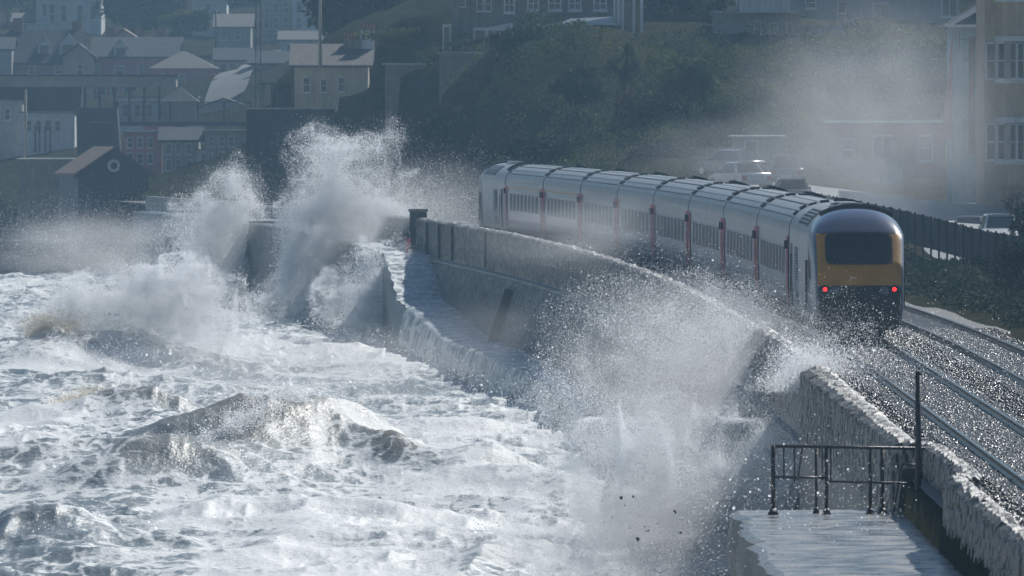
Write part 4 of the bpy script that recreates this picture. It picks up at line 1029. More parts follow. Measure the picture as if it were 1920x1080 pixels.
# ------------------------------------------------------------------ buildings
def wallmat(n, c, c2=None, **k): M[n] = mat(n, c, .8, c2=c2, var=.15, scale=1.2, bump=.015, streak=.25, **k)
wallmat('w_pink', (.56, .25, .30)); wallmat('w_white', (.62, .63, .62)); wallmat('w_cream', (.50, .44, .32)); wallmat('w_stone', (.17, .15, .13), (.26, .235, .20)); wallmat('w_grey', (.36, .36, .35))
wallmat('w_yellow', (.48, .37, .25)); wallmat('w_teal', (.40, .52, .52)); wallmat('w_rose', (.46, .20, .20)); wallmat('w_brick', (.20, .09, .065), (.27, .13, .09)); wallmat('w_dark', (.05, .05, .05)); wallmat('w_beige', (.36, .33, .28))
M['slate'] = mat('slate', (.04, .045, .055), .85, c2=(.08, .085, .095), scale=2, bump=.03, bscale=4, spec=.15)
M['slate_grey'] = mat('grey_slate', (.10, .095, .09), .8, c2=(.17, .16, .15), scale=3, bump=.04, bscale=5, spec=.2)
M['tile'] = mat('red_tile', (.12, .085, .065), .8, c2=(.18, .12, .09), scale=2, bump=.03)
M['win'] = mat('window_glass', (.03, .038, .045), .08, var=.3, spec=.7)
M['trim'] = mat('white_trim', (.66, .67, .66), .5, var=.08)
M['timber_dark'] = mat('dark_timber', (.035, .04, .045), .6, c2=(.07, .075, .08), scale=4, stretch=(4, 4, .4))
M['blue_timber'] = mat('blue_timber', (.04, .09, .18), .6, c2=(.07, .13, .24), scale=4, stretch=(4, 4, .4))
M['lead'] = mat('lead_roof', (.16, .17, .18), .35, var=.2)

_wm = {}
def win_meshes(w, h, bars):
    k = (round(w, 2), round(h, 2), bars)
    if k not in _wm:
        g = MB().box(-w / 2, w / 2, -.02, .03, 0, h).mesh('pane', M['win'])
        t = min(.09, w * .14); f = MB()
        f.box(-w / 2 - t, -w / 2, -.07, .04, -t, h + t); f.box(w / 2, w / 2 + t, -.07, .04, -t, h + t); f.box(-w / 2, w / 2, -.07, .04, h, h + t); f.box(-w / 2, w / 2, -.07, .04, -t, 0)
        if bars in (1, 3): f.box(-w / 2, w / 2, -.05, .02, h * .5 - t * .35, h * .5 + t * .35)
        if bars in (2, 3): f.box(-t * .35, t * .35, -.048, .02, 0, h)
        s = MB().box(-w / 2 - t * 1.8, w / 2 + t * 1.8, -.18, .05, -t * 2.2, -t)
        _wm[k] = (g, f.mesh('frame', M['trim']), s.mesh('sill', M['trim']))
    return _wm[k]
def window(root, x, y, z, w, h, bars=1, rz=0):
    g, f, s = win_meshes(w, h, bars)
    o = link_mesh('window', g, root, (x, y, z), (0, 0, rz))
    link_mesh('frame', f, o); link_mesh('sill', s, o)
    return o
def roof_part(root, kind, w, dep, h, rh, material, ov=.35):
    mb = MB(); e = h
    if kind == 'x':      # ridge along x
        for a, b in (((-ov, e - ov * .5), (dep / 2, e + rh)), ((dep + ov, e - ov * .5), (dep / 2, e + rh))):
            mb.add([(-ov, a[0], a[1]), (w + ov, a[0], a[1]), (w + ov, b[0], b[1]), (-ov, b[0], b[1]), (-ov, a[0], a[1] + .16), (w + ov, a[0], a[1] + .16), (w + ov, b[0], b[1] + .16), (-ov, b[0], b[1] + .16)],
                   [(0, 3, 2, 1), (4, 5, 6, 7), (0, 1, 5, 4), (1, 2, 6, 5), (2, 3, 7, 6), (3, 0, 4, 7)])
    elif kind == 'y':    # ridge away from the viewer, gable towards him
        for a in ((-ov, e - ov * .5), (w + ov, e - ov * .5)):
            b = (w / 2, e + rh)
            mb.add([(a[0], -ov, a[1]), (a[0], dep + ov, a[1]), (b[0], dep + ov, b[1]), (b[0], -ov, b[1]), (a[0], -ov, a[1] + .16), (a[0], dep + ov, a[1] + .16), (b[0], dep + ov, b[1] + .16), (b[0], -ov, b[1] + .16)],
                   [(0, 3, 2, 1), (4, 5, 6, 7), (0, 1, 5, 4), (1, 2, 6, 5), (2, 3, 7, 6), (3, 0, 4, 7)])
    elif kind == 'hip':
        r = min(w, dep) / 2 * .9
        mb.add([(-ov, -ov, e), (w + ov, -ov, e), (w + ov, dep + ov, e), (-ov, dep + ov, e), (r, dep / 2, e + rh), (max(w - r, r + .02), dep / 2, e + rh)], [(0, 1, 5, 4), (1, 2, 5), (2, 3, 4, 5), (3, 0, 4), (3, 2, 1, 0)])
    else:
        mb.box(-ov * .5, w + ov * .5, -ov * .5, dep + ov * .5, e, e + rh)
    return mb.build('roof', material, root)
def building(name, label, px0, px1, pt, pb, d, dep, kind, rh, wm, rm, wins=(), rz=0.0, cat='building', sides=True, group=None, chimneys=()):
    """pt, pb: eaves and ground in photo pixels; wins: (x centre, y top, y bottom, width, bars) in the same pixels"""
    k = d / F; p = at(px0, pb, d); w = (px1 - px0) * k; h = (pb - pt) * k; rh = rh * k
    root = empty(name, p, rz, label, cat, group)
    mb = MB(); mb.box(0, w, 0, dep, -6, h)
    if kind == 'y': mb.prism([(0, h), (w, h), (w / 2, h + rh)], 0, dep)
    if kind == 'x': mb.prismx([(0, h), (dep, h), (dep / 2, h + rh)], 0, w)
    mb.build('wall', M[wm], root)
    rf = roof_part(root, kind, w, dep, h, rh, M[rm]) if kind else None
    for x, y0, y1, ww, bars in wins:
        window(root, (x - px0) * k, -.01, (pb - y1) * k, ww * k, (y1 - y0) * k, bars)
    for cx, cy, ch in chimneys:
        mb = MB(); X_ = (cx - px0) * k; mb.box(X_ - .5, X_ + .5, dep * cy - .4, dep * cy + .4, h, h + ch)
        c = mb.build('chimney', M['w_brick'], rf)
    return root, w, h
def dormer(root, x, y, z, w, h, rm='slate'):
    mb = MB(); mb.box(x - w / 2, x + w / 2, y, y + 2.5, z, z + h); mb.prism([(x - w / 2, z + h), (x + w / 2, z + h), (x, z + h + w * .55)], y, y + 2.5); o = mb.build('dormer', M['w_white'], root)
    g = MB().box(x - w * .3, x + w * .3, y - .03, y + .02, z + h * .15, z + h * .95); g.build('pane', M['win'], o)
    r_ = MB()
    for s in (-1, 1): r_.add([(x + s * (w / 2 + .15), y - .15, z + h - .1), (x + s * (w / 2 + .15), y + 2.6, z + h - .1), (x, y + 2.6, z + h + w * .62), (x, y - .15, z + h + w * .62)], [(0, 1, 2, 3)])
    r_.build('dormer_roof', M[rm], o)

# -- town across the station
rt, w, h = building('town_house', 'pink house with dark mansard roof and round attic window', 175, 330, 106, 200, 950, 9, 'x', 34, 'w_pink', 'slate', [(184, 120, 140, 7, 0), (224, 125, 140, 17, 1), (265, 120, 140, 7, 0), (190, 163, 178, 14, 2), (215, 163, 178, 12, 2), (245, 163, 178, 24, 2), (272, 163, 178, 10, 1)], cat='house')
dormer(rt, w * .33, -.1, h - .1, 1.4, 1.0)
building('town_house', 'pale pink house with hipped grey roof beside the climbing road', 285, 400, 128, 200, 945, 8, 'hip', 32, 'w_pink', 'slate_grey', [(340, 140, 155, 10, 1), (385, 160, 182, 9, 1), (305, 140, 155, 10, 1)], cat='house')
rt, w, h = building('town_house', 'dark-roofed house with two white dormers at the far left', 20, 150, 118, 200, 955, 9, 'x', 60, 'w_grey', 'slate', [(60, 125, 138, 10, 1), (110, 125, 138, 10, 1)], cat='house', chimneys=((30, .5, 4.5), (140, .6, 4.2)))
dormer(rt, w * .48, 1.0, h + .6, 1.3, 1.2); dormer(rt, w * .82, 1.0, h + .6, 1.7, 1.3)
building('town_house', 'narrow yellowish gabled house left of the pink house', 118, 176, 108, 200, 948, 8, 'y', 24, 'w_cream', 'slate', [(150, 122, 140, 9, 1)], cat='house')
building('town_house', 'house with an orange-red gable rising behind the pink house', 200, 262, 78, 200, 975, 8, 'y', 22, 'w_cream', 'tile', [(230, 84, 98, 8, 1)], cat='house', chimneys=((205, .5, 1.5),))
building('town_house', 'dark-roofed row with roof lights behind the pink house', 250, 335, 84, 200, 985, 8, 'x', 12, 'w_grey', 'slate', [(288, 88, 96, 12, 0)], cat='house', chimneys=((262, .4, 1.6), (300, .5, 1.8)))
rt, w, h = building('villa', 'tall white villa with paired windows high on the left hill', 68, 190, -8, 62, 1060, 10, 'hip', 20, 'w_white', 'slate', [(98, 8, 44, 9, 1), (84, 8, 30, 7, 1), (120, 10, 40, 9, 1), (150, 10, 40, 9, 1), (175, 12, 36, 9, 1)], cat='house')
building('lean_to', 'pale low wing with sloping roof left of the white villa', 26, 70, 40, 66, 1062, 8, 'x', 14, 'w_white', 'slate_grey', [(45, 46, 56, 8, 1)], cat='house')
building('town_house', 'white house with sash windows at top right of the hill road', 362, 425, 0, 40, 1060, 8, 'hip', 10, 'w_white', 'slate', [(390, 8, 18, 9, 1), (410, 22, 34, 7, 1), (375, 22, 34, 7, 1)], cat='house')
building('town_house', 'low grey house beside the thin mast pole', 405, 470, 50, 85, 1010, 8, 'x', 22, 'w_grey', 'slate_grey', [(420, 58, 74, 9, 1), (445, 58, 74, 9, 1)], cat='house')
for i, (a, b, t, wl, lb) in enumerate(((488, 548, -12, 'w_cream', 'cream terraced house with tall windows behind the lattice mast'), (548, 622, -20, 'w_white', 'white terraced house with tall windows left of the wooded hill'))):
    wn = [(a + 12 + 18 * j, 4 + 30 * r_, 24 + 30 * r_, 8, 1) for j in range(3) for r_ in range(3)]
    building('terraced_house', lb, a, b, t, 112, 1040 - 6 * i, 10, 'x', 18, wl, 'slate', wn, cat='house', group='terrace above the station')
building('shop', 'low pale shop with a lean-to roof below the terrace', 526, 600, 74, 110, 1000, 6, 'x', 14, 'w_white', 'slate_grey', [(545, 84, 100, 14, 2), (575, 84, 100, 14, 2)], cat='shop')
for k, (x0, x1, t, b, wl, lb) in enumerate(((270, 330, 230, 300, 'w_pink', 'pinkish house front under the footbridge deck'), (330, 400, 240, 300, 'w_white', 'white house front under the footbridge deck'), (40, 140, 212, 300, 'w_white', 'pale station wall left of the stair tower'), (-90, 42, 190, 300, 'w_grey', 'grey station building at the far left edge'))):
    building('house_front', lb, x0, x1, t, b, 800 + 8 * k, 6, 'flat', 3, wl, 'lead', [(x0 + 14 + 18 * j, t + 14, t + 34, 9, 1) for j in range(max(1, int((x1 - x0 - 12) / 18)))])
building('white_shed', 'white boxy shed on the platform below the footbridge', 370, 420, 282, 312, 740, 4, 'flat', 2, 'w_white', 'lead', [(384, 288, 298, 10, 0)], cat='shed')
building('long_house', 'long pale house front seen through the footbridge railing', 222, 368, 184, 300, 884, 6, 'flat', 4, 'w_white', 'lead', [(236 + 22 * j, 196, 218, 10, 1) for j in range(6)], cat='house')
building('low_house', 'low pale house with a wide gable right of the pavilion', 372, 468, 202, 240, 862, 6, 'y', 16, 'w_white', 'slate_grey', [(395, 210, 224, 12, 2), (440, 210, 224, 12, 2)], cat='house')
for x0, x1, t, b, d_, wl, lb, kd in ((232, 300, 250, 335, 744, 'w_rose', 'dusky pink shopfront left of the bridge pier', 'flat'), (304, 372, 262, 335, 742, 'w_grey', 'grey two-storey front right of the bridge pier', 'x'), (384, 466, 248, 335, 738, 'w_beige', 'beige building front beside the dark retaining wall', 'flat'),
                                 (-80, 22, 92, 200, 952, 'w_grey', 'grey house with steep dark roof at the extreme left', 'x'), (405, 468, 112, 160, 962, 'w_white', 'small white cottage beside the bend of the hill road', 'x'), (470, 545, 118, 175, 900, 'w_grey', 'grey house behind the thin lattice mast', 'x')):
    building('town_house', lb, x0, x1, t, b, d_, 6, kd, 4 if kd == 'flat' else 20, wl, 'slate' if kd == 'x' else 'lead', [(x0 + 12 + 19 * j, t + 8 + 30 * r_, t + 26 + 30 * r_, 9, 1) for j in range(int((x1 - x0 - 8) / 19)) for r_ in range(2 if b - t > 60 else 1)], cat='house')
# viaduct-like platform canopy
p = at(-120, 163, 830); root = empty('platform_canopy', p, label='long pale horizontal platform canopy above the station', cat='canopy'); k = 830 / F
W = 450 * k
mb = MB(); mb.box(0, W, 0, 4, 0, 20 * k); mb.build('fascia', M['w_beige'], root)
mb = MB(); mb.box(-.2, W + .2, -.25, 4.2, 20 * k, 23 * k); mb.build('roof', M['slate'], root)
mb = MB(); mb.box(0, W * .6, .4, 4.2, -2.2, 0); mb.build('soffit_wall', M['w_dark'], root)  # dark box stands in for the shadow under the canopy
for j in range(6):
    mb = MB(); x = W * (.62 + .062 * j); mb.box(x - .12, x + .12, .4, .7, -3.4, 0); mb.build('column', M['timber_dark'], root)
# pavilion roof with finial
p = at(335, 192, 815); root = empty('pavilion', p, label='small pavilion with pyramid roof and finial behind the footbridge', cat='pavilion'); k = 815 / F
mb = MB(); a = 40 * k; mb.add([(-a, 0, 0), (a, 0, 0), (a, 2 * a, 0), (-a, 2 * a, 0), (0, a, 30 * k)], [(0, 1, 4), (1, 2, 4), (2, 3, 4), (3, 0, 4), (3, 2, 1, 0)]); mb.build('roof', M['slate_grey'], root)
mb = MB(); mb.tube((0, a, 29 * k), (0, a, 38 * k), .07, .02, 6); mb.build('finial', M['timber_dark'], root)
mb = MB(); mb.box(-a * .8, a * .8, .4, 2 * a - .4, -70 * k, -.02); mb.build('wall', M['w_grey'], root)
# footbridge
p = at(218, 236, 770); root = empty('footbridge', p, label='iron railed footbridge spanning the railway at the station', cat='bridge'); k = 770 / F; W = 252 * k
mb = MB(); mb.box(0, W, 0, 2.2, 0, 8 * k); mb.build('deck', M['timber_dark'], root)
for y in (0.02, 2.15):
    mb = MB(); mb.box(0, W, y, y + .06, 44 * k, 45.5 * k); mb.build('handrail', M['timber_dark'], root)
    mb = MB()
    for j in range(62):
        x = W * (j + .5) / 62; mb.box(x - .015, x + .015, y + .01, y + .04, 8 * k, 44 * k)
    tag(mb.build('baluster_row', M['timber_dark'], root), kind='stuff')
    for j in range(6):
        x = W * j / 5; x = min(max(x, .06), W - .06); mb = MB(); mb.box(x - .06, x + .06, y - .02, y + .08, 0.02, 46 * k); mb.build('post', M['timber_dark'], root)
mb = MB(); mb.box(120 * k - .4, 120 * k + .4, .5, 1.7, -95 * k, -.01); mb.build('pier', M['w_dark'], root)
# stair tower
p = at(145, 330, 752); root = empty('stair_tower', p, label='dark enclosed stair tower rising at the left end of the footbridge', cat='tower'); k = 752 / F
mb = MB(); mb.add([(0, 0, 0), (84 * k, 0, 0), (84 * k, 3, 0), (0, 3, 0), (-2 * k, 0, 128 * k), (74 * k, 0, 128 * k), (74 * k, 3, 128 * k), (-2 * k, 3, 128 * k)], [(0, 1, 5, 4), (1, 2, 6, 5), (2, 3, 7, 6), (3, 0, 4, 7), (4, 5, 6, 7)]); mb.build('wall', M['timber_dark'], root)
for a, b in ((0, 8), (18, 23), (66, 75)):
    mb = MB(); mb.box(a * k, b * k, -.12, -.005, 50 * k, 127 * k); mb.build('stringer', M['timber_dark'], root)
mb = MB(); mb.box(22 * k, 62 * k, -.08, -.005, 100 * k, 102 * k); mb.build('landing_rail', M['lead'], root)
for j in range(9):
    mb = MB(); mb.box(24 * k, 66 * k, -.1, -.006, (52 + 5 * j) * k, (54 + 5 * j) * k); mb.build('step', M['slate'], root)
# lattice mast
p = at(484, 230, 745); root = empty('lattice_mast', p, label='tall thin lattice mast left of the station house', cat='mast'); k = 745 / F
H_ = 300 * k
for s in (-1, 1):
    for y in (0, .4): mb = MB(); mb.tube((s * .2, y, 0), (s * .16, y, H_), .035, n=5); mb.build('leg', M['timber_dark'], root)
mb = MB(); z = 0; s = 1
while z < H_ - .6:
    mb.tube((-.2 * s, 0, z), (.2 * s, 0, z + .45), .015, n=4); z += .45; s = -s
tag(mb.build('bracing', M['timber_dark'], root), kind='stuff')
for x, d_, y0, lb in ((405, 990, 20, 'thin dark pole beside the low grey house in town'), (600, 640, -30, 'tall pale telegraph pole beside the wooded hill'), (48, 735, 168, 'pale lamp column at the far left of the station')):
    yb = {405: 110, 600: 100, 48: 330}[x]; p = at(x, yb, d_); hh = (yb - y0) * d_ / F
    root = empty('pole', p, label=lb, cat='pole')
    mb = MB(); mb.tube((0, 0, -1), (0, 0, hh), .13, .09, 8); mb.build('shaft', M['w_beige'] if x != 405 else M['timber_dark'], root, True)
    mb = MB(); mb.tube((-.6, 0, hh - .3), (.6, 0, hh - .25), .05, n=6); mb.build('arm', M['timber_dark'], root)
for j, (x, hh) in enumerate(((66, 50), (74, 50), (85, 50), (94, 48))):
    p = at(x, 285, 745); root = empty('platform_post', p, label=('leftmost', 'second', 'third', 'rightmost')[j] + ' slim dark post in the row of four left of the stair tower', cat='post', group='four slim posts by the stair tower')
    mb = MB(); mb.tube((0, 0, 0), (0, 0, hh * 745 / F), .07, n=6); mb.build('shaft', M['timber_dark'], root)
    mb = MB(); mb.box(-.1, .1, -.1, .1, 0, .12); mb.build('foot', M['timber_dark'], root)
# gabled hut by the breakwater
rt, w, h = building('gabled_hut', 'brick hut with tiled gable roof and round window above the breakwater', 147, 282, 325, 452, 700, 7, 'y', 46, 'w_dark', 'tile', (), rz=R(14), cat='hut')
k = 700 / F
M['hut'] = mat('hut_cladding', (.035, .045, .055), .6, c2=(.06, .075, .09), scale=1.2, stretch=(5, 5, .6))
for o in rt.children:
    if o.name.startswith('wall'): o.data.materials[0] = M['hut']
mb = MB(); n = 20; r0, r1 = .46, .27
vs = [(w * .5 + r_ * math.cos(2 * math.pi * i / n), y, h + .55 + r_ * math.sin(2 * math.pi * i / n)) for y, r_ in ((-.06, r0), (-.06, r1), (.02, r1), (.02, r0)) for i in range(n)]
fs = []
for a in range(4):
    b = (a + 1) % 4; fs += [(a * n + i, a * n + (i + 1) % n, b * n + (i + 1) % n, b * n + i) for i in range(n)]
rw = mb.add(vs, fs).build('round_window', M['trim'], rt)
mb = MB(); mb.add([(w * .5 + .28 * math.cos(2 * math.pi * i / n), -.02, h + .55 + .28 * math.sin(2 * math.pi * i / n)) for i in range(n)], [tuple(range(n))]); mb.build('pane', M['win'], rw)
mb = MB()
for s in (-1, 1): mb.add([(w / 2, -.42, h + 46 * k + .1), (w / 2 + s * (w / 2 + .35), -.42, h - .2), (w / 2 + s * (w / 2 + .35), -.36, h - .42), (w / 2, -.36, h + 46 * k - .14)], [(0, 1, 2, 3)])
mb.build('bargeboard', M['timber_dark'], rt)
mb = MB(); mb.box(-.06, -.004, .8, 2.0, .3, 2.6); mb.build('door', M['timber_dark'], rt)
for j in range(9):
    mb = MB(); mb.box(.3 + j * .58, .34 + j * .58, -.03, -.004, 0, h - .3); mb.build('cladding_batten', M['timber_dark'], rt)
# stepped masonry behind the hut, at the left
building('retaining_wall', 'ramped brick retaining wall left of the gabled hut', 35, 150, 300, 440, 722, 6, 'flat', 3, 'w_stone', 'w_grey', (), cat='wall')
# station house
rt, w, h = building('station_house', 'cream station house with slate roof and tall chimney stack', 552, 690, 122, 205, 650, 7, 'x', 36, 'w_cream', 'slate_grey', [(575, 146, 172, 12, 1), (607, 150, 172, 10, 1), (640, 146, 170, 10, 1)], cat='house')
k = 650 / F
for a, b, t, nm in ((674, 700, 56, 'chimney'), (644, 676, 73, 'chimney')):
    mb = MB(); mb.box((a - 552) * k, (b - 552) * k, 2.6, 3.4, h, (205 - t) * k); c = mb.build(nm, M['w_white'] if a == 674 else M['w_stone'], rt)
    for j in range(3 if a == 644 else 4):
        m2 = MB(); x = (a - 552 + 4 + j * 7) * k; m2.tube((x, 3, (205 - t) * k), (x, 3, (205 - t) * k + .45), .12, .10, 8); m2.build('chimney_pot', M['w_brick'], c)
p = at(485, 205, 655); root = empty('awning_frame', p, label='dark open iron awning frame with curved brackets', cat='awning'); k = 655 / F
mb = MB(); mb.box(0, 66 * k, 0, 1.5, 46 * k, 50 * k); mb.build('beam', M['timber_dark'], root)
for x in (8, 24, 36, 64):
    mb = MB(); mb.tube((x * k, .1, 0), (x * k, .1, 46 * k), .055, n=6); o = mb.build('column', M['timber_dark'], root)
    mb = MB(); mb.tube((x * k, .1, 36 * k), (x * k + .22, .1, 45 * k), .03, n=5); mb.build('bracket', M['timber_dark'], o)
# dark retaining wall below the station house, garden walls of the slope
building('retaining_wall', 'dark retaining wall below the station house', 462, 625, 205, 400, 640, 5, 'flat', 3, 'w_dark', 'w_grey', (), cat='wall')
building('garden_wall', 'stone garden wall stepping up below the hedge', 722, 826, 122, 175, 606, 1.0, 'flat', 4, 'w_stone', 'w_grey', (), cat='wall')
building('garden_wall', 'stone garden wall with piers below the stone terrace', 824, 955, 100, 150, 598, 1.0, 'flat', 3, 'w_stone', 'w_grey', (), cat='wall')
# stone terrace on the cliff top
rt, w, h = building('stone_house', 'dark stone clifftop terrace with white bays and bay windows', 848, 1150, -60, 106, 612, 10, 'x', 20, 'w_stone', 'slate',
         [(868, 0, 12, 8, 1), (900, -4, 20, 10, 1), (915, -4, 20, 10, 1), (955, -4, 22, 16, 3), (1000, -4, 17, 18, 3), (1040, -4, 17, 20, 3), (1078, -4, 17, 20, 3), (1125, -4, 17, 20, 3)], cat='house')
k = 612 / F
for x0, x1, t, b in ((830, 846, 46, 100), (888, 912, 52, 100)):
    mb = MB(); mb.box((x0 - 848) * k, (x1 - 848) * k, -1.0, 0, (106 - b) * k, (106 - t) * k); o = mb.build('bay', M['trim'], rt)
    m2 = MB(); m2.box((x0 - 847) * k + .06, (x1 - 849) * k - .06, -1.03, -.98, (106 - b + 6) * k, (106 - t - 5) * k); m2.build('pane', M['win'], o)
mb = MB(); mb.add([((912 - 848) * k, -2.2, 10 * k), ((962 - 848) * k, -2.2, 10 * k), ((962 - 848) * k, 0, 10 * k), ((912 - 848) * k, 0, 10 * k), ((912 - 848) * k, -2.2, 52 * k), ((962 - 848) * k, -2.2, 62 * k), ((962 - 848) * k, 0, 64 * k), ((912 - 848) * k, 0, 54 * k)],
                  [(0, 1, 5, 4), (1, 2, 6, 5), (3, 0, 4, 7), (4, 5, 6, 7)]); o = mb.build('conservatory', M['trim'], rt)
for j in range(4):
    m2 = MB(); m2.box((916 + 12 * j - 848) * k, (924 + 12 * j - 848) * k, -2.24, -2.19, 28 * k, 48 * k); m2.build('pane', M['win'], o)
m2 = MB(); m2.box((911 - 848) * k, (963 - 848) * k, -2.32, -2.26, 4 * k, 26 * k); m2.build('fence_panel', M['timber_dark'], o)
for x in (864, 882, 898): mb = MB(); mb.box((x - 849) * k, (x - 847) * k, -.08, 0, 0, 160 * k); mb.build('drainpipe', M['timber_dark'], rt)
rt, w, h = building('garden_room', 'low garden room with white fascia on the clifftop', 1010, 1150, 47, 64, 596, 4, 'flat', 3, 'w_dark', 'trim', [(1020, 50, 58, 18, 2)], cat='shed')
k = 596 / F; mb = MB(); mb.add([(40 * k, 0, 20 * k), (140 * k, 0, 20 * k), (140 * k, 4, 34 * k), (60 * k, 4, 30 * k)], [(0, 1, 2, 3)]); mb.build('lean_roof', M['lead'], rt)
p = at(1150, 62, 598); root = empty('glazed_porch', p, label='tall porch with white posts at the clifftop terrace end', cat='porch'); k = 598 / F
mb = MB(); mb.box(.05, 54 * k, .1, 2, 0, 140 * k); mb.build('glazing', M['win'], root)
for a, b in ((0, 4), (6, 13), (15, 20), (36, 41), (50, 56)): mb = MB(); mb.box(a * k, b * k, -.06, .08, 0, 140 * k); mb.build('post', M['trim'], root)
# grey villas at the top right
rt, w, h = building('clifftop_house', 'grey clifftop house with white balcony behind the bare tree', 1340, 1500, 26, 150, 598, 9, 'flat', 6, 'w_beige', 'w_grey', [(1355, 68, 92, 10, 1), (1375, 68, 92, 8, 1), (1420, 40, 70, 10, 1), (1450, 45, 80, 12, 1), (1480, 45, 80, 8, 1)], cat='house')
k = 598 / F
mb = MB(); mb.box(46 * k, 140 * k, -1.2, 0, 126 * k, 150 * k); o = mb.build('balcony', M['w_white'], rt)
for j in range(9): m2 = MB(); m2.box((48 + j * 10) * k, (50 + j * 10) * k, -1.25, -1.2, 126 * k, 150 * k); m2.build('baluster', M['trim'], o)
mb = MB(); mb.box(44 * k, 142 * k, 1, 6, 131.5 * k, 230 * k); mb.build('upper_wall', M['w_grey'], rt)
rt, w, h = building('clifftop_house', 'broad grey house with one white-framed window seen through mist', 1490, 1800, -60, 150, 625, 10, 'x', 30, 'w_grey', 'slate', [(1652, 8, 46, 26, 2), (1578, 4, 46, 12, 1), (1780, -6, 30, 26, 2), (1520, -4, 14, 16, 1), (1720, 60, 90, 40, 2)], cat='house')
p = at(1504, 92, 600); root = empty('blue_fence', p, label='blue board fence below the grey clifftop house', cat='fence'); k = 600 / F
for j in range(16): mb = MB(); mb.box((j * 5) * k, (j * 5 + 4.4) * k, 0, .05, 0, (42 + (j % 3)) * k); mb.build('board', M['blue_timber'], root)
mb = MB(); mb.box(0, 80 * k, .06, .12, 20 * k, 24 * k); mb.build('rail', M['blue_timber'], root)
# pink low building, garages and white retaining wall behind the car park
rt, w, h = building('pink_building', 'long low rose-pink building with a white roof edge, in the mist', 1553, 1772, 231, 345, 548, 6, 'flat', 4, 'w_rose', 'trim', [(1655, 256, 300, 34, 2), (1590, 262, 300, 20, 1), (1735, 256, 300, 22, 1)])
building('retaining_wall', 'pale retaining wall at the back of the car park', 1582, 1692, 300, 362, 536, .5, 'flat', 3, 'w_white', 'w_grey', (), cat='wall')
building('retaining_wall', 'lower step of pale wall left of the back retaining wall', 1540, 1583, 316, 362, 535, .5, 'flat', 3, 'w_beige', 'w_grey', (), cat='wall')
rt, w, h = building('garage', 'flat-roofed garage behind the parked cars', 1376, 1470, 258, 320, 535, 5, 'flat', 4, 'w_grey', 'trim', [(1408, 266, 282, 20, 0)], cat='garage')
# houses at the right edge
rt, w, h = building('gabled_house', 'pale teal rendered house with a sloping gable roof', 1786, 1852, 48, 330, 515, 7, None, 0, 'w_teal', 'slate', (), cat='house')
k = 515 / F
mb = MB(); mb.prism([(-.45, h - .05), (w, h - .05), (w, h + 48 * k)], -.5, 7); mb.build('roof', M['slate'], rt)
mb = MB(); mb.add([(-.5, -.55, h - .1), (-.2, -.55, h - .1), (w, -.55, h + 38 * k), (w, -.55, h + 50 * k)], [(0, 1, 2, 3)]); mb.add([(-.4, -.52, h - .1), (w, -.52, h - .1), (w, -.52, h + .05), (-.4, -.52, h + .05)], [(0, 1, 2, 3)]); mb.build('bargeboard', M['trim'], rt)
for x in (18, 26, 44): mb = MB(); mb.box(x * k, (x + 3) * k, -.07, 0, 20 * k, h - .2); mb.build('pilaster', M['w_teal'], rt)
mb = MB(); mb.box(30 * k, 41 * k, -.02, .02, 40 * k, h - .6); mb.build('stair_window', M['win'], rt)
mb = MB(); mb.tube((8 * k, -.3, h - .7), (60 * k, -.3, h - .9), .02, n=4); mb.tube((20 * k, -.3, h - 1.8), (60 * k, -.3, h - 2.1), .02, n=4); mb.tube((12 * k, -.3, h - .3), (12 * k, -.3, h - 1.2), .02, n=4); mb.build('aerial', M['timber_dark'], rt)
mb = MB(); mb.add([(-.02, -.3, h - .3), (-.02, -.2, h - 6), (-22 * k, -.2, h - 6)], [(0, 1, 2)]); mb.build('gable_return', M['w_rose'], rt)
rt, w, h = building('bay_house', 'tall ochre house with stacked bay windows and stone trim', 1846, 2000, -80, 372, 490, 9, 'flat', 8, 'w_yellow', 'trim', (), cat='house')
k = 490 / F
for j, zt in enumerate((372 - 48, 372 - 208, 372 - 358)):
    bx0, bx1 = 24 * k, 92 * k
    pts = [(bx0, 0), (bx0 + .45, -1.1), (bx1 - .45, -1.1), (bx1, 0)]
    def ext(z0, z1, g=0.0): 
        mb = MB(); q = [(x + (g if i > 1 else -g), y - (g if 0 < i < 3 else 0)) for i, (x, y) in enumerate(pts)]
        mb.add([(x, y, z0) for x, y in q] + [(x, y, z1) for x, y in q], [(0, 4, 5, 1), (1, 5, 6, 2), (2, 6, 7, 3), (4, 7, 6, 5), (0, 1, 2, 3)]); return mb
    zb = (372 - 48 - 150 * (2 - j)) * k - 150 * k * 0
    base = (24 + 152 * j) * k
    bay = ext(base, base + 40 * k, .0).build('bay', M['w_yellow'], rt)
    ext(base + 40 * k, base + 48 * k, .14).build('sill_course', M['w_white'], bay)
    ext(base + 128 * k, base + 152 * k, .0).build('bay_head', M['w_yellow'], bay)
    ext(base + 118 * k, base + 128 * k, .16).build('cornice', M['w_white'], bay)
    for i in range(3):
        (xa, ya), (xb, yb) = pts[i], pts[i + 1]; a = Vector((xa, ya)); b = Vector((xb, yb)); ln = (b - a).length
        mm = (a + b) / 2; ww = ln - .34 if i != 1 else ln * .36
        for off in ((0,) if i != 1 else (-.24, .24)):
            c = mm + (b - a) * off
            window(bay, c.x, c.y, base + 50 * k, max(ww, .3), 64 * k, 1, math.atan2(b.y - a.y, b.x - a.x))
    for x, y in pts: mb = MB(); mb.box(x - .17, x + .17, y - .1 + .02, y + .16, base + 48 * k, base + 118 * k); mb.build('mullion', M['w_beige'], bay)
    window(rt, 12 * k, -.01, base + 50 * k, .42, 64 * k, 1)
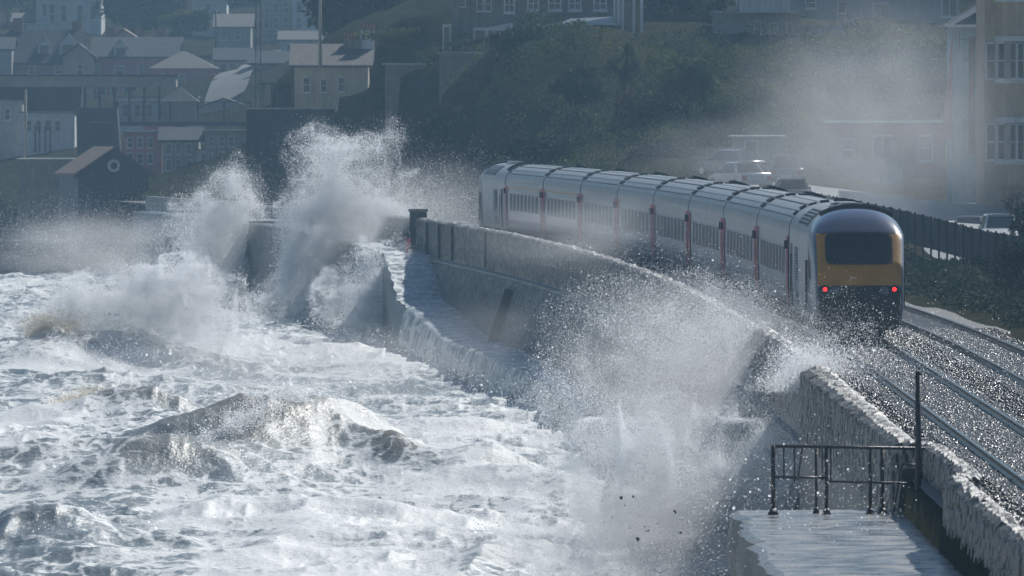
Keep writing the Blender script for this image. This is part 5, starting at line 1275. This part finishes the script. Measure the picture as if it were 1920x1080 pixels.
# ------------------------------------------------------------------ cars
M['car_white'] = mat('car_white', (.62, .64, .65), .25, var=.04, coat=.6); M['car_silver'] = mat('car_silver', (.55, .56, .57), .25, var=.05, coat=.6, metal=.3)
M['car_grey'] = mat('car_grey', (.30, .31, .32), .25, var=.08, coat=.7); M['car_rose'] = mat('car_rose_grey', (.45, .40, .40), .25, var=.08, coat=.7); M['car_dark'] = mat('car_dark', (.14, .13, .15), .2, var=.1, coat=.8)
M['tyre'] = mat('tyre', (.012, .012, .012), .8); M['car_lamp'] = mat('tail_light', (.28, .02, .02), .2)
tyre_me = MB().tube((-.1, 0, 0), (.1, 0, 0), .31, n=18).mesh('wheel', M['tyre']); rim_me = MB().tube((-.11, 0, 0), (.11, 0, 0), .19, n=12).mesh('rim', M['car_silver'])
def car(label, x, roof_y, d, paint, rz, suv=False, saloon=False):
    """rear of the car is towards -y before turning"""
    X_ = (x - 960) * d / F; z = CAMZ - (roof_y - HOR) * d / F - (1.62 if suv else 1.44)
    root = empty('parked_car', (X_, d, z), rz, label, 'car', 'cars parked behind the train')
    W2 = .86; hb = .95 if suv else .86; ht = 1.62 if suv else 1.44; L2 = 2.05
    prof = [(-L2, .30), (-L2 - .03, .55), (-L2 + .03, hb - .08), (-L2 + .12, hb), (1.05, hb), (1.75, hb - .12), (L2 - .02, hb - .32), (L2, .45), (L2 - .06, .28)]
    if saloon: prof[3] = (-L2 + .08, hb + .03)
    secs = []
    for xx, sc_ in ((-W2, .94), (-W2 + .06, 1.0), (0, 1.02), (W2 - .06, 1.0), (W2, .94)):
        secs.append([(xx, y * (1 if abs(xx) < W2 else .985), .3 + (q - .3) * sc_) for y, q in prof])
    mb = MB(); v, f = loft(secs, True); mb.add(v, f); n = len(prof); mb.add(secs[0], [tuple(range(n))]); mb.add(secs[-1], [tuple(range(n - 1, -1, -1))]); mb.build('body', paint, root, True)
    yr0 = -L2 + (.75 if saloon else .12); yr1 = -L2 + (1.25 if saloon else .55); yf1 = .25; yf0 = 1.0
    bw, tw = W2 - .06, W2 - .24
    B_ = [(-bw, yr0, hb - .02), (bw, yr0, hb - .02), (bw, yf0, hb - .02), (-bw, yf0, hb - .02)]; T_ = [(-tw, yr1, ht - .07), (tw, yr1, ht - .07), (tw, yf1, ht - .07), (-tw, yf1, ht - .07)]
    mb = MB(); mb.add(B_ + T_, [(0, 1, 5, 4), (1, 2, 6, 5), (2, 3, 7, 6), (3, 0, 4, 7), (4, 5, 6, 7)]); cab = mb.build('cabin', paint, root)
    def pane(i, j, nm):
        a, b, c, e = (Vector(q) for q in (B_[i], B_[j], T_[j], T_[i])); m = (a + b + c + e) / 4; nrm = (b - a).cross(e - a).normalized() * .012
        q = [m + (p - m) * .86 + nrm for p in (a, b, c, e)]; MB().add(q, [(0, 1, 2, 3)]).build(nm, M['win'], cab)
    pane(0, 1, 'rear_window'); pane(2, 3, 'windscreen'); pane(1, 2, 'side_window'); pane(3, 0, 'side_window')
    mb = MB(); v, f = loft([[(-tw - .03, y, ht - .075), (-tw * .9, y, ht - .02), (0, y, ht), (tw * .9, y, ht - .02), (tw + .03, y, ht - .075)] for y in (yr1 - .06, yr1 + .3, yf1 - .2, yf1 + .04)]); mb.add(v, f); mb.build('roof', paint, root, True)
    for s in (-1, 1):
        mb = MB(); mb.box(s * .7 - .13, s * .7 + .13, -L2 - .045, -L2 + .05, hb - .34, hb - .12); mb.build('tail_light', M['car_lamp'], root)
        mb = MB(); mb.box(s * .95 - .08, s * .95 + .08, .55, .68, hb, hb + .14); mb.build('mirror', paint, root)
        for y in (-1.25, 1.3):
            o = link_mesh('wheel', tyre_me, root, (s * .76, y, .31)); link_mesh('rim', rim_me, o)
    mb = MB(); mb.box(-.26, .26, -L2 - .05, -L2 - .02, .5, .61); mb.build('number_plate', M['trim'], root)
    mb = MB(); mb.box(-.83, .83, -L2 - .06, -L2 + .05, .30, .46); mb.build('bumper', paint, root, bevel=.03)
car('rose-grey saloon parked closest to the train roof', 1482, 333, 450, M['car_rose'], R(4), saloon=True)
car('grey hatchback parked uphill directly behind the rose-grey saloon', 1470, 290, 490, M['car_grey'], R(2), suv=True)
car('dark hatchback with glinting rear window, furthest left of the parked cars', 1368, 280, 508, M['car_dark'], R(38))
car('silver car half hidden in front of the dark hatchback', 1386, 303, 482, M['car_silver'], R(24), saloon=True)
car('white car at the right, facing the fence beside the dark bush', 1874, 401, 445, M['car_white'], R(182), suv=True)
car('pale car left of the white car behind the fence', 1817, 405, 472, M['car_silver'], R(176))
# ------------------------------------------------------------------ fence above the track
root = empty('board_fence', (tx(400) + 12, 400, .5), label='long weathered board fence between the track and the car park', cat='fence'); bs = Vector(root.location)
M['fence'] = mat('weathered_boards', (.035, .038, .035), .8, c2=(.075, .075, .068), scale=3, stretch=(3, 3, .5))
bd = MB().box(-.012, .012, -.44, .44, 0, 1.0).mesh('board', M['fence'])
d = 300.0; j = 0
while d < 470 and j < 298:
    x = tx(d) + 12; zt = float(np.interp(d, [300, 388, 422, 470], [1.6, 1.76, 2.2, 2.7])); zb = zt - 1.35
    o = link_mesh('board', bd, root, Vector((x, d, zb + random.uniform(-.03, .0))) - bs, (0, random.uniform(-.015, .015), -heading(d))); o.scale = (1, .6, 1.35 + random.uniform(-.03, .03)); d += .57; j += 1
d = 300.0
while d < 470:
    x = tx(d) + 12; zt = float(np.interp(d, [300, 388, 422, 470], [1.6, 1.76, 2.2, 2.7]))
    mb = MB(); mb.box(x - .1, x - .015, d - .06, d + .06, zt - 1.9, zt + .05); mb.v = [tuple(Vector(p) - bs) for p in mb.v]; mb.build('post', M['fence'], root); d += 3.4
# ------------------------------------------------------------------ plants
def leafmat(n, a, b, tr=.35):
    m = mat(n, a, .8, c2=b, scale=.5, spec=.12); t = m.node_tree; b_ = t.nodes['Principled BSDF']; out = t.nodes['Material Output']
    tl = t.nodes.new('ShaderNodeBsdfTranslucent'); mx = t.nodes.new('ShaderNodeMixShader'); mx.inputs[0].default_value = tr
    src = b_.inputs['Base Color'].links[0].from_socket; t.links.new(src, tl.inputs[0]); t.links.new(b_.outputs[0], mx.inputs[1]); t.links.new(tl.outputs[0], mx.inputs[2]); t.links.new(mx.outputs[0], out.inputs[0]); M[n] = m
leafmat('leaf_dark', (.012, .026, .014), (.028, .048, .020), .2); leafmat('leaf_mid', (.035, .065, .02), (.07, .105, .032), .3); leafmat('leaf_gold', (.07, .085, .022), (.125, .135, .034), .35); leafmat('leaf_brown', (.05, .038, .022), (.09, .07, .04))
M['bark'] = mat('bark', (.045, .035, .028), .85, c2=(.08, .065, .05), scale=4, bump=.03)
def leaves(P, size, nrm=None):
    n = len(P); a = rng.normal(size=(n, 3)); a /= np.linalg.norm(a, axis=1)[:, None]; b = rng.normal(size=(n, 3)); b -= (a * b).sum(1)[:, None] * a; b /= np.linalg.norm(b, axis=1)[:, None]
    s = size * rng.uniform(.6, 1.4, n)[:, None]; V = np.stack([P - a * s, P + b * s * .45, P + a * s, P - b * s * .45], 1)
    return V.reshape(-1, 3), np.arange(4 * n).reshape(n, 4)
def crown_pts(n, c, r, nb=14, rs=.42):
    bc = rng.normal(size=(nb, 3)); bc /= np.linalg.norm(bc, axis=1)[:, None]; bc *= rng.uniform(.25, .85, nb)[:, None]
    k = rng.integers(0, nb, n); q = rng.normal(size=(n, 3)); q /= np.linalg.norm(q, axis=1)[:, None]
    return np.array(c) + (bc[k] + q * rs * rng.uniform(.55, 1.05, n)[:, None]) * np.array(r)
def tree(name, label, base, h, r, leaf, n, size, cat='tree', trunk=.16, group=None):
    root = empty(name, base, label=label, cat=cat, group=group); mb = MB(); mb.tube((0, 0, -.8), (0, 0, h * .45), trunk, trunk * .6, 7)
    for k in range(5):
        t = k * 2.4; mb.tube((0, 0, h * .35), (math.cos(t) * r[0] * .5, math.sin(t) * r[1] * .5, h * (.6 + .07 * k)), trunk * .45, trunk * .15, 5)
    mb.build('trunk', M['bark'], root)
    V_, F_ = leaves(crown_pts(n, (0, 0, h - r[2]), r), size); link_mesh('crown', np_mesh('crown', V_, F_, M[leaf]), root)
    return root
# hillside cover
n = 230000; Xc = rng.uniform(-24, 34, n); Yc = rng.uniform(528, 612, n); Zc = land_z(Xc, Yc); e = .6
g = np.abs(land_z(Xc, Yc + e) - Zc) / e
pxv = 960 + Xc * F / Yc
keep = (Zc > 1.6) & (Xc - track(Yc) > 6.5) & (g > .12) & (pxv > 610) & ~((pxv > 1540) & (Zc < 6)) & ~((pxv > 1330) & (Yc < 545)) & (Yc < 606)
P = np.stack([Xc, Yc, Zc + rng.uniform(-.1, .65, n) + 2.2 * (fbm(Xc * .4, Yc * .4, 3, 5) - .4)], 1)[keep]
P = P[(fbm(P[:, 0] * .3 + 40, P[:, 2] * .45, 3, 23) < .60) | (rng.random(len(P)) < .25)]
tone = fbm(P[:, 0] * .22, P[:, 1] * .2, 3, 14)
for nm, msk, lb in (('leaf_dark', tone < .49, 'dark green creepers and scrub covering the cliff'), ('leaf_mid', (tone >= .49) & (tone < .61), 'mid green scrub patches on the cliff'), ('leaf_gold', (tone >= .61), 'yellow-green grass tufts in patches on the cliff')):
    V_, F_ = leaves(P[msk], .12); tag(link_mesh('cliff_scrub', np_mesh('cliff_scrub', V_, F_, M[nm])), lb, 'scrub', kind='stuff')
def palm(label, p, heads, h):
    root = empty('cabbage_palm', p, label=label, cat='palm tree'); mb = MB(); mb.tube((0, 0, -1), (0, 0, h * .55), .17, .13, 8)
    for hx, hy, hz, r_ in heads: mb.tube((0, 0, h * .5), (hx, hy, hz), .11, .08, 6)
    mb.build('trunk', M['bark'], root)
    for hx, hy, hz, r_ in heads:
        V_ = []; F_ = []
        for k in range(150):
            t = rng.uniform(0, 2 * math.pi); u = rng.uniform(-.75, 1.3); dr = Vector((math.cos(t) * math.cos(u), math.sin(t) * math.cos(u), math.sin(u))); s = dr.cross(Vector((0, 0, 1))).normalized() * .035
            c = Vector((hx, hy, hz)); m = c + dr * r_ * .6; e_ = c + dr * r_ * rng.uniform(.85, 1.1) - Vector((0, 0, .22 * r_)); b = len(V_)
            V_ += [c - s, c + s, m + s * 1.2, m - s * 1.2, e_]; F_ += [(b, b + 1, b + 2, b + 3), (b + 3, b + 2, b + 4, b + 4)]
        V_ = np.array(V_); q = [f_ for f_ in F_ if f_[2] != f_[3]]; t3 = [(f_[0], f_[1], f_[2]) for f_ in F_ if f_[2] == f_[3]]
        me = bpy.data.meshes.new('frond_head'); me.from_pydata([tuple(v_) for v_ in V_], [], q + t3); me.materials.append(M['leaf_mid']); link_mesh('frond_head', me, root)
b = at(1170, 185, 566); palm('tall cabbage palm with spiky heads standing on the cliff', b, [(.15, 0, 2.6, 1.05), (-.75, .1, 1.9, .75), (.7, 0, 1.9, .7), (.1, -.2, 1.4, .9)], 2.6)
b = at(1168, 250, 560); tree('brown_shrub', 'brown ragged shrub below the cabbage palm', b, 2.6, (1.0, 1.0, 1.3), 'leaf_brown', 1500, .13, 'shrub')
for x, y, d_, hh, r_, lf, lb in ((1290, 215, 560, 4.2, (2.2, 1.6, 2.1), 'leaf_mid', 'bright-tipped evergreen shrub right of the cabbage palm'), (1250, 270, 556, 2.8, (2.0, 1.5, 1.3), 'leaf_dark', 'dark evergreen shrub low on the slope right of the palm'),
                          (1370, 260, 552, 2.6, (2.0, 1.4, 1.2), 'leaf_mid', 'green shrub on the slope above the parked cars'), (1430, 205, 562, 1.8, (1.2, 1.0, .9), 'leaf_gold', 'yellow-green shrub below the bare tree'),
                          (985, 110, 580, 2.2, (2.2, 1.4, 1.2), 'leaf_dark', 'dark rounded bush at the left end of the clifftop'), (1075, 200, 566, 2.4, (2.0, 1.3, 1.2), 'leaf_dark', 'dark bush on the open cliff face'),
                          (1700, 190, 566, 2.0, (2.6, 1.2, 1.0), 'leaf_brown', 'brown hedge above the pink building'), (1740, 228, 556, 1.3, (1.3, .8, .7), 'leaf_gold', 'yellow-green bush on top of the pink building\'s bank'),
                          (765, 100, 628, 1.6, (3.6, 1.2, .8), 'leaf_gold', 'sunlit yellow-green hedge above the garden walls'), (840, 270, 574, 2.4, (2.2, 1.4, 1.2), 'leaf_dark', 'dark bush at the foot of the cliff left'),
                          (1240, 320, 530, 1.6, (2.4, 1.4, .9), 'leaf_dark', 'low dark bush just above the train roof'), (1010, 300, 545, 1.6, (2.6, 1.4, .9), 'leaf_dark', 'low dark bush behind the far carriages')):
    tree('shrub', lb, at(x, y, d_), hh, r_, lf, 2600 if r_[0] > 1.5 else 1400, .15, 'shrub', .08)
for x, y, d_, hh, r_, lf, lb in ((660, 95, 690, 7, (3.5, 3, 3.6), 'leaf_dark', 'dense dark tree left on the wooded hill behind the station house'), (740, 90, 690, 8, (4, 3, 4.0), 'leaf_dark', 'dense dark tree in the middle of the wooded hill'), (820, 80, 690, 7.5, (3.2, 3, 3.8), 'leaf_mid', 'lighter green tree at the right of the wooded hill'),
                                 (240, 66, 1040, 7, (3.6, 3, 3.5), 'leaf_dark', 'dark tree right of the tall white villa'), (300, 60, 1045, 6, (3.2, 3, 3.0), 'leaf_dark', 'dark tree above the dark-roofed row in town'), (340, 62, 1030, 3, (3, 2, 1.4), 'leaf_gold', 'yellow-green bushy tree beside the hill road'), (15, 40, 1100, 8, (5, 3, 4.0), 'leaf_dark', 'dark tree at the top left corner'),
                                 (460, 40, 1110, 7, (4, 3, 3.5), 'leaf_dark', 'dark tree between the white hill house and the terrace'), (630, 60, 700, 6, (2.4, 2, 3.2), 'leaf_brown', 'brownish tree beside the pale telegraph pole'),
                                 (1270, 60, 615, 7, (5.0, 2.5, 3.8), 'leaf_dark', 'dark tree mass between the clifftop houses')):
    tree('leafy_tree', lb, at(x, y, d_), hh, r_, lf, 4200, .26, group='trees on the hill')
# bare tree
def bare(label, p, h, name='bare_tree'):
    root = empty(name, p, label=label, cat='tree'); mb = MB(); rr = random.Random(4)
    def grow(a, dr, ln, r_, lv):
        b_ = a + dr * ln; mb.tube(a, b_, r_, r_ * .65, 5 if lv < 3 else 3)
        if lv < 5:
            for _ in range(3 if lv < 4 else 2): grow(b_, (dr + Vector((rr.uniform(-.7, .7), rr.uniform(-.5, .5), rr.uniform(-.25, .5)))).normalized(), ln * rr.uniform(.6, .82), r_ * .6, lv + 1)
    grow(Vector((0, 0, -.5)), Vector((.05, 0, 1)), h * .3, .10, 0); mb.build('branches', M['bark'], root)
bare('bare branching tree in front of the grey clifftop house', at(1425, 205, 560), 4.6)
bare('bare twiggy bush beside the white car at the right edge', at(1912, 440, 392), 2.6, 'bare_bush')
tree('bank_bush', 'dark leafy bush at the right edge below the fence', at(1895, 545, 330), 1.7, (.9, 1.2, .85), 'leaf_dark', 2600, .07, 'shrub', .05)
tree('bank_bush', 'tall dark bush at the right edge beside the white car', at(1925, 500, 380), 2.6, (.9, 1.2, 1.2), 'leaf_dark', 2600, .08, 'shrub', .05)
n = 26000; dd = 250 + 200 * rng.random(n); uo = rng.uniform(5.8, 12, n); Xg = track(dd) + uo; P = np.stack([Xg, dd, land_z(Xg, dd) + rng.uniform(0, .28, n) * (.3 + fbm(Xg * .6, dd * .3, 3, 2))], 1)
V_, F_ = leaves(P, .085); tag(link_mesh('bank_scrub', np_mesh('bank_scrub', V_, F_, M['leaf_dark'])), 'dark rough grass and brambles on the trackside bank', 'grass', kind='stuff')

# ------------------------------------------------------------------ haze
hz = MB().box(-420, 420, -40, 1900, -10, 75)
hm = bpy.data.materials.new('sea_haze'); hm.use_nodes = True; t = hm.node_tree; t.nodes.remove(t.nodes['Principled BSDF'])
pv = t.nodes.new('ShaderNodeVolumePrincipled'); pv.inputs['Color'].default_value = (.27, .45, .61, 1); pv.inputs['Density'].default_value = .0004; pv.inputs['Anisotropy'].default_value = .25
t.links.new(pv.outputs[0], t.nodes['Material Output'].inputs['Volume'])
tag(hz.build('haze', hm), 'pale blue sea haze filling the air', kind='stuff')
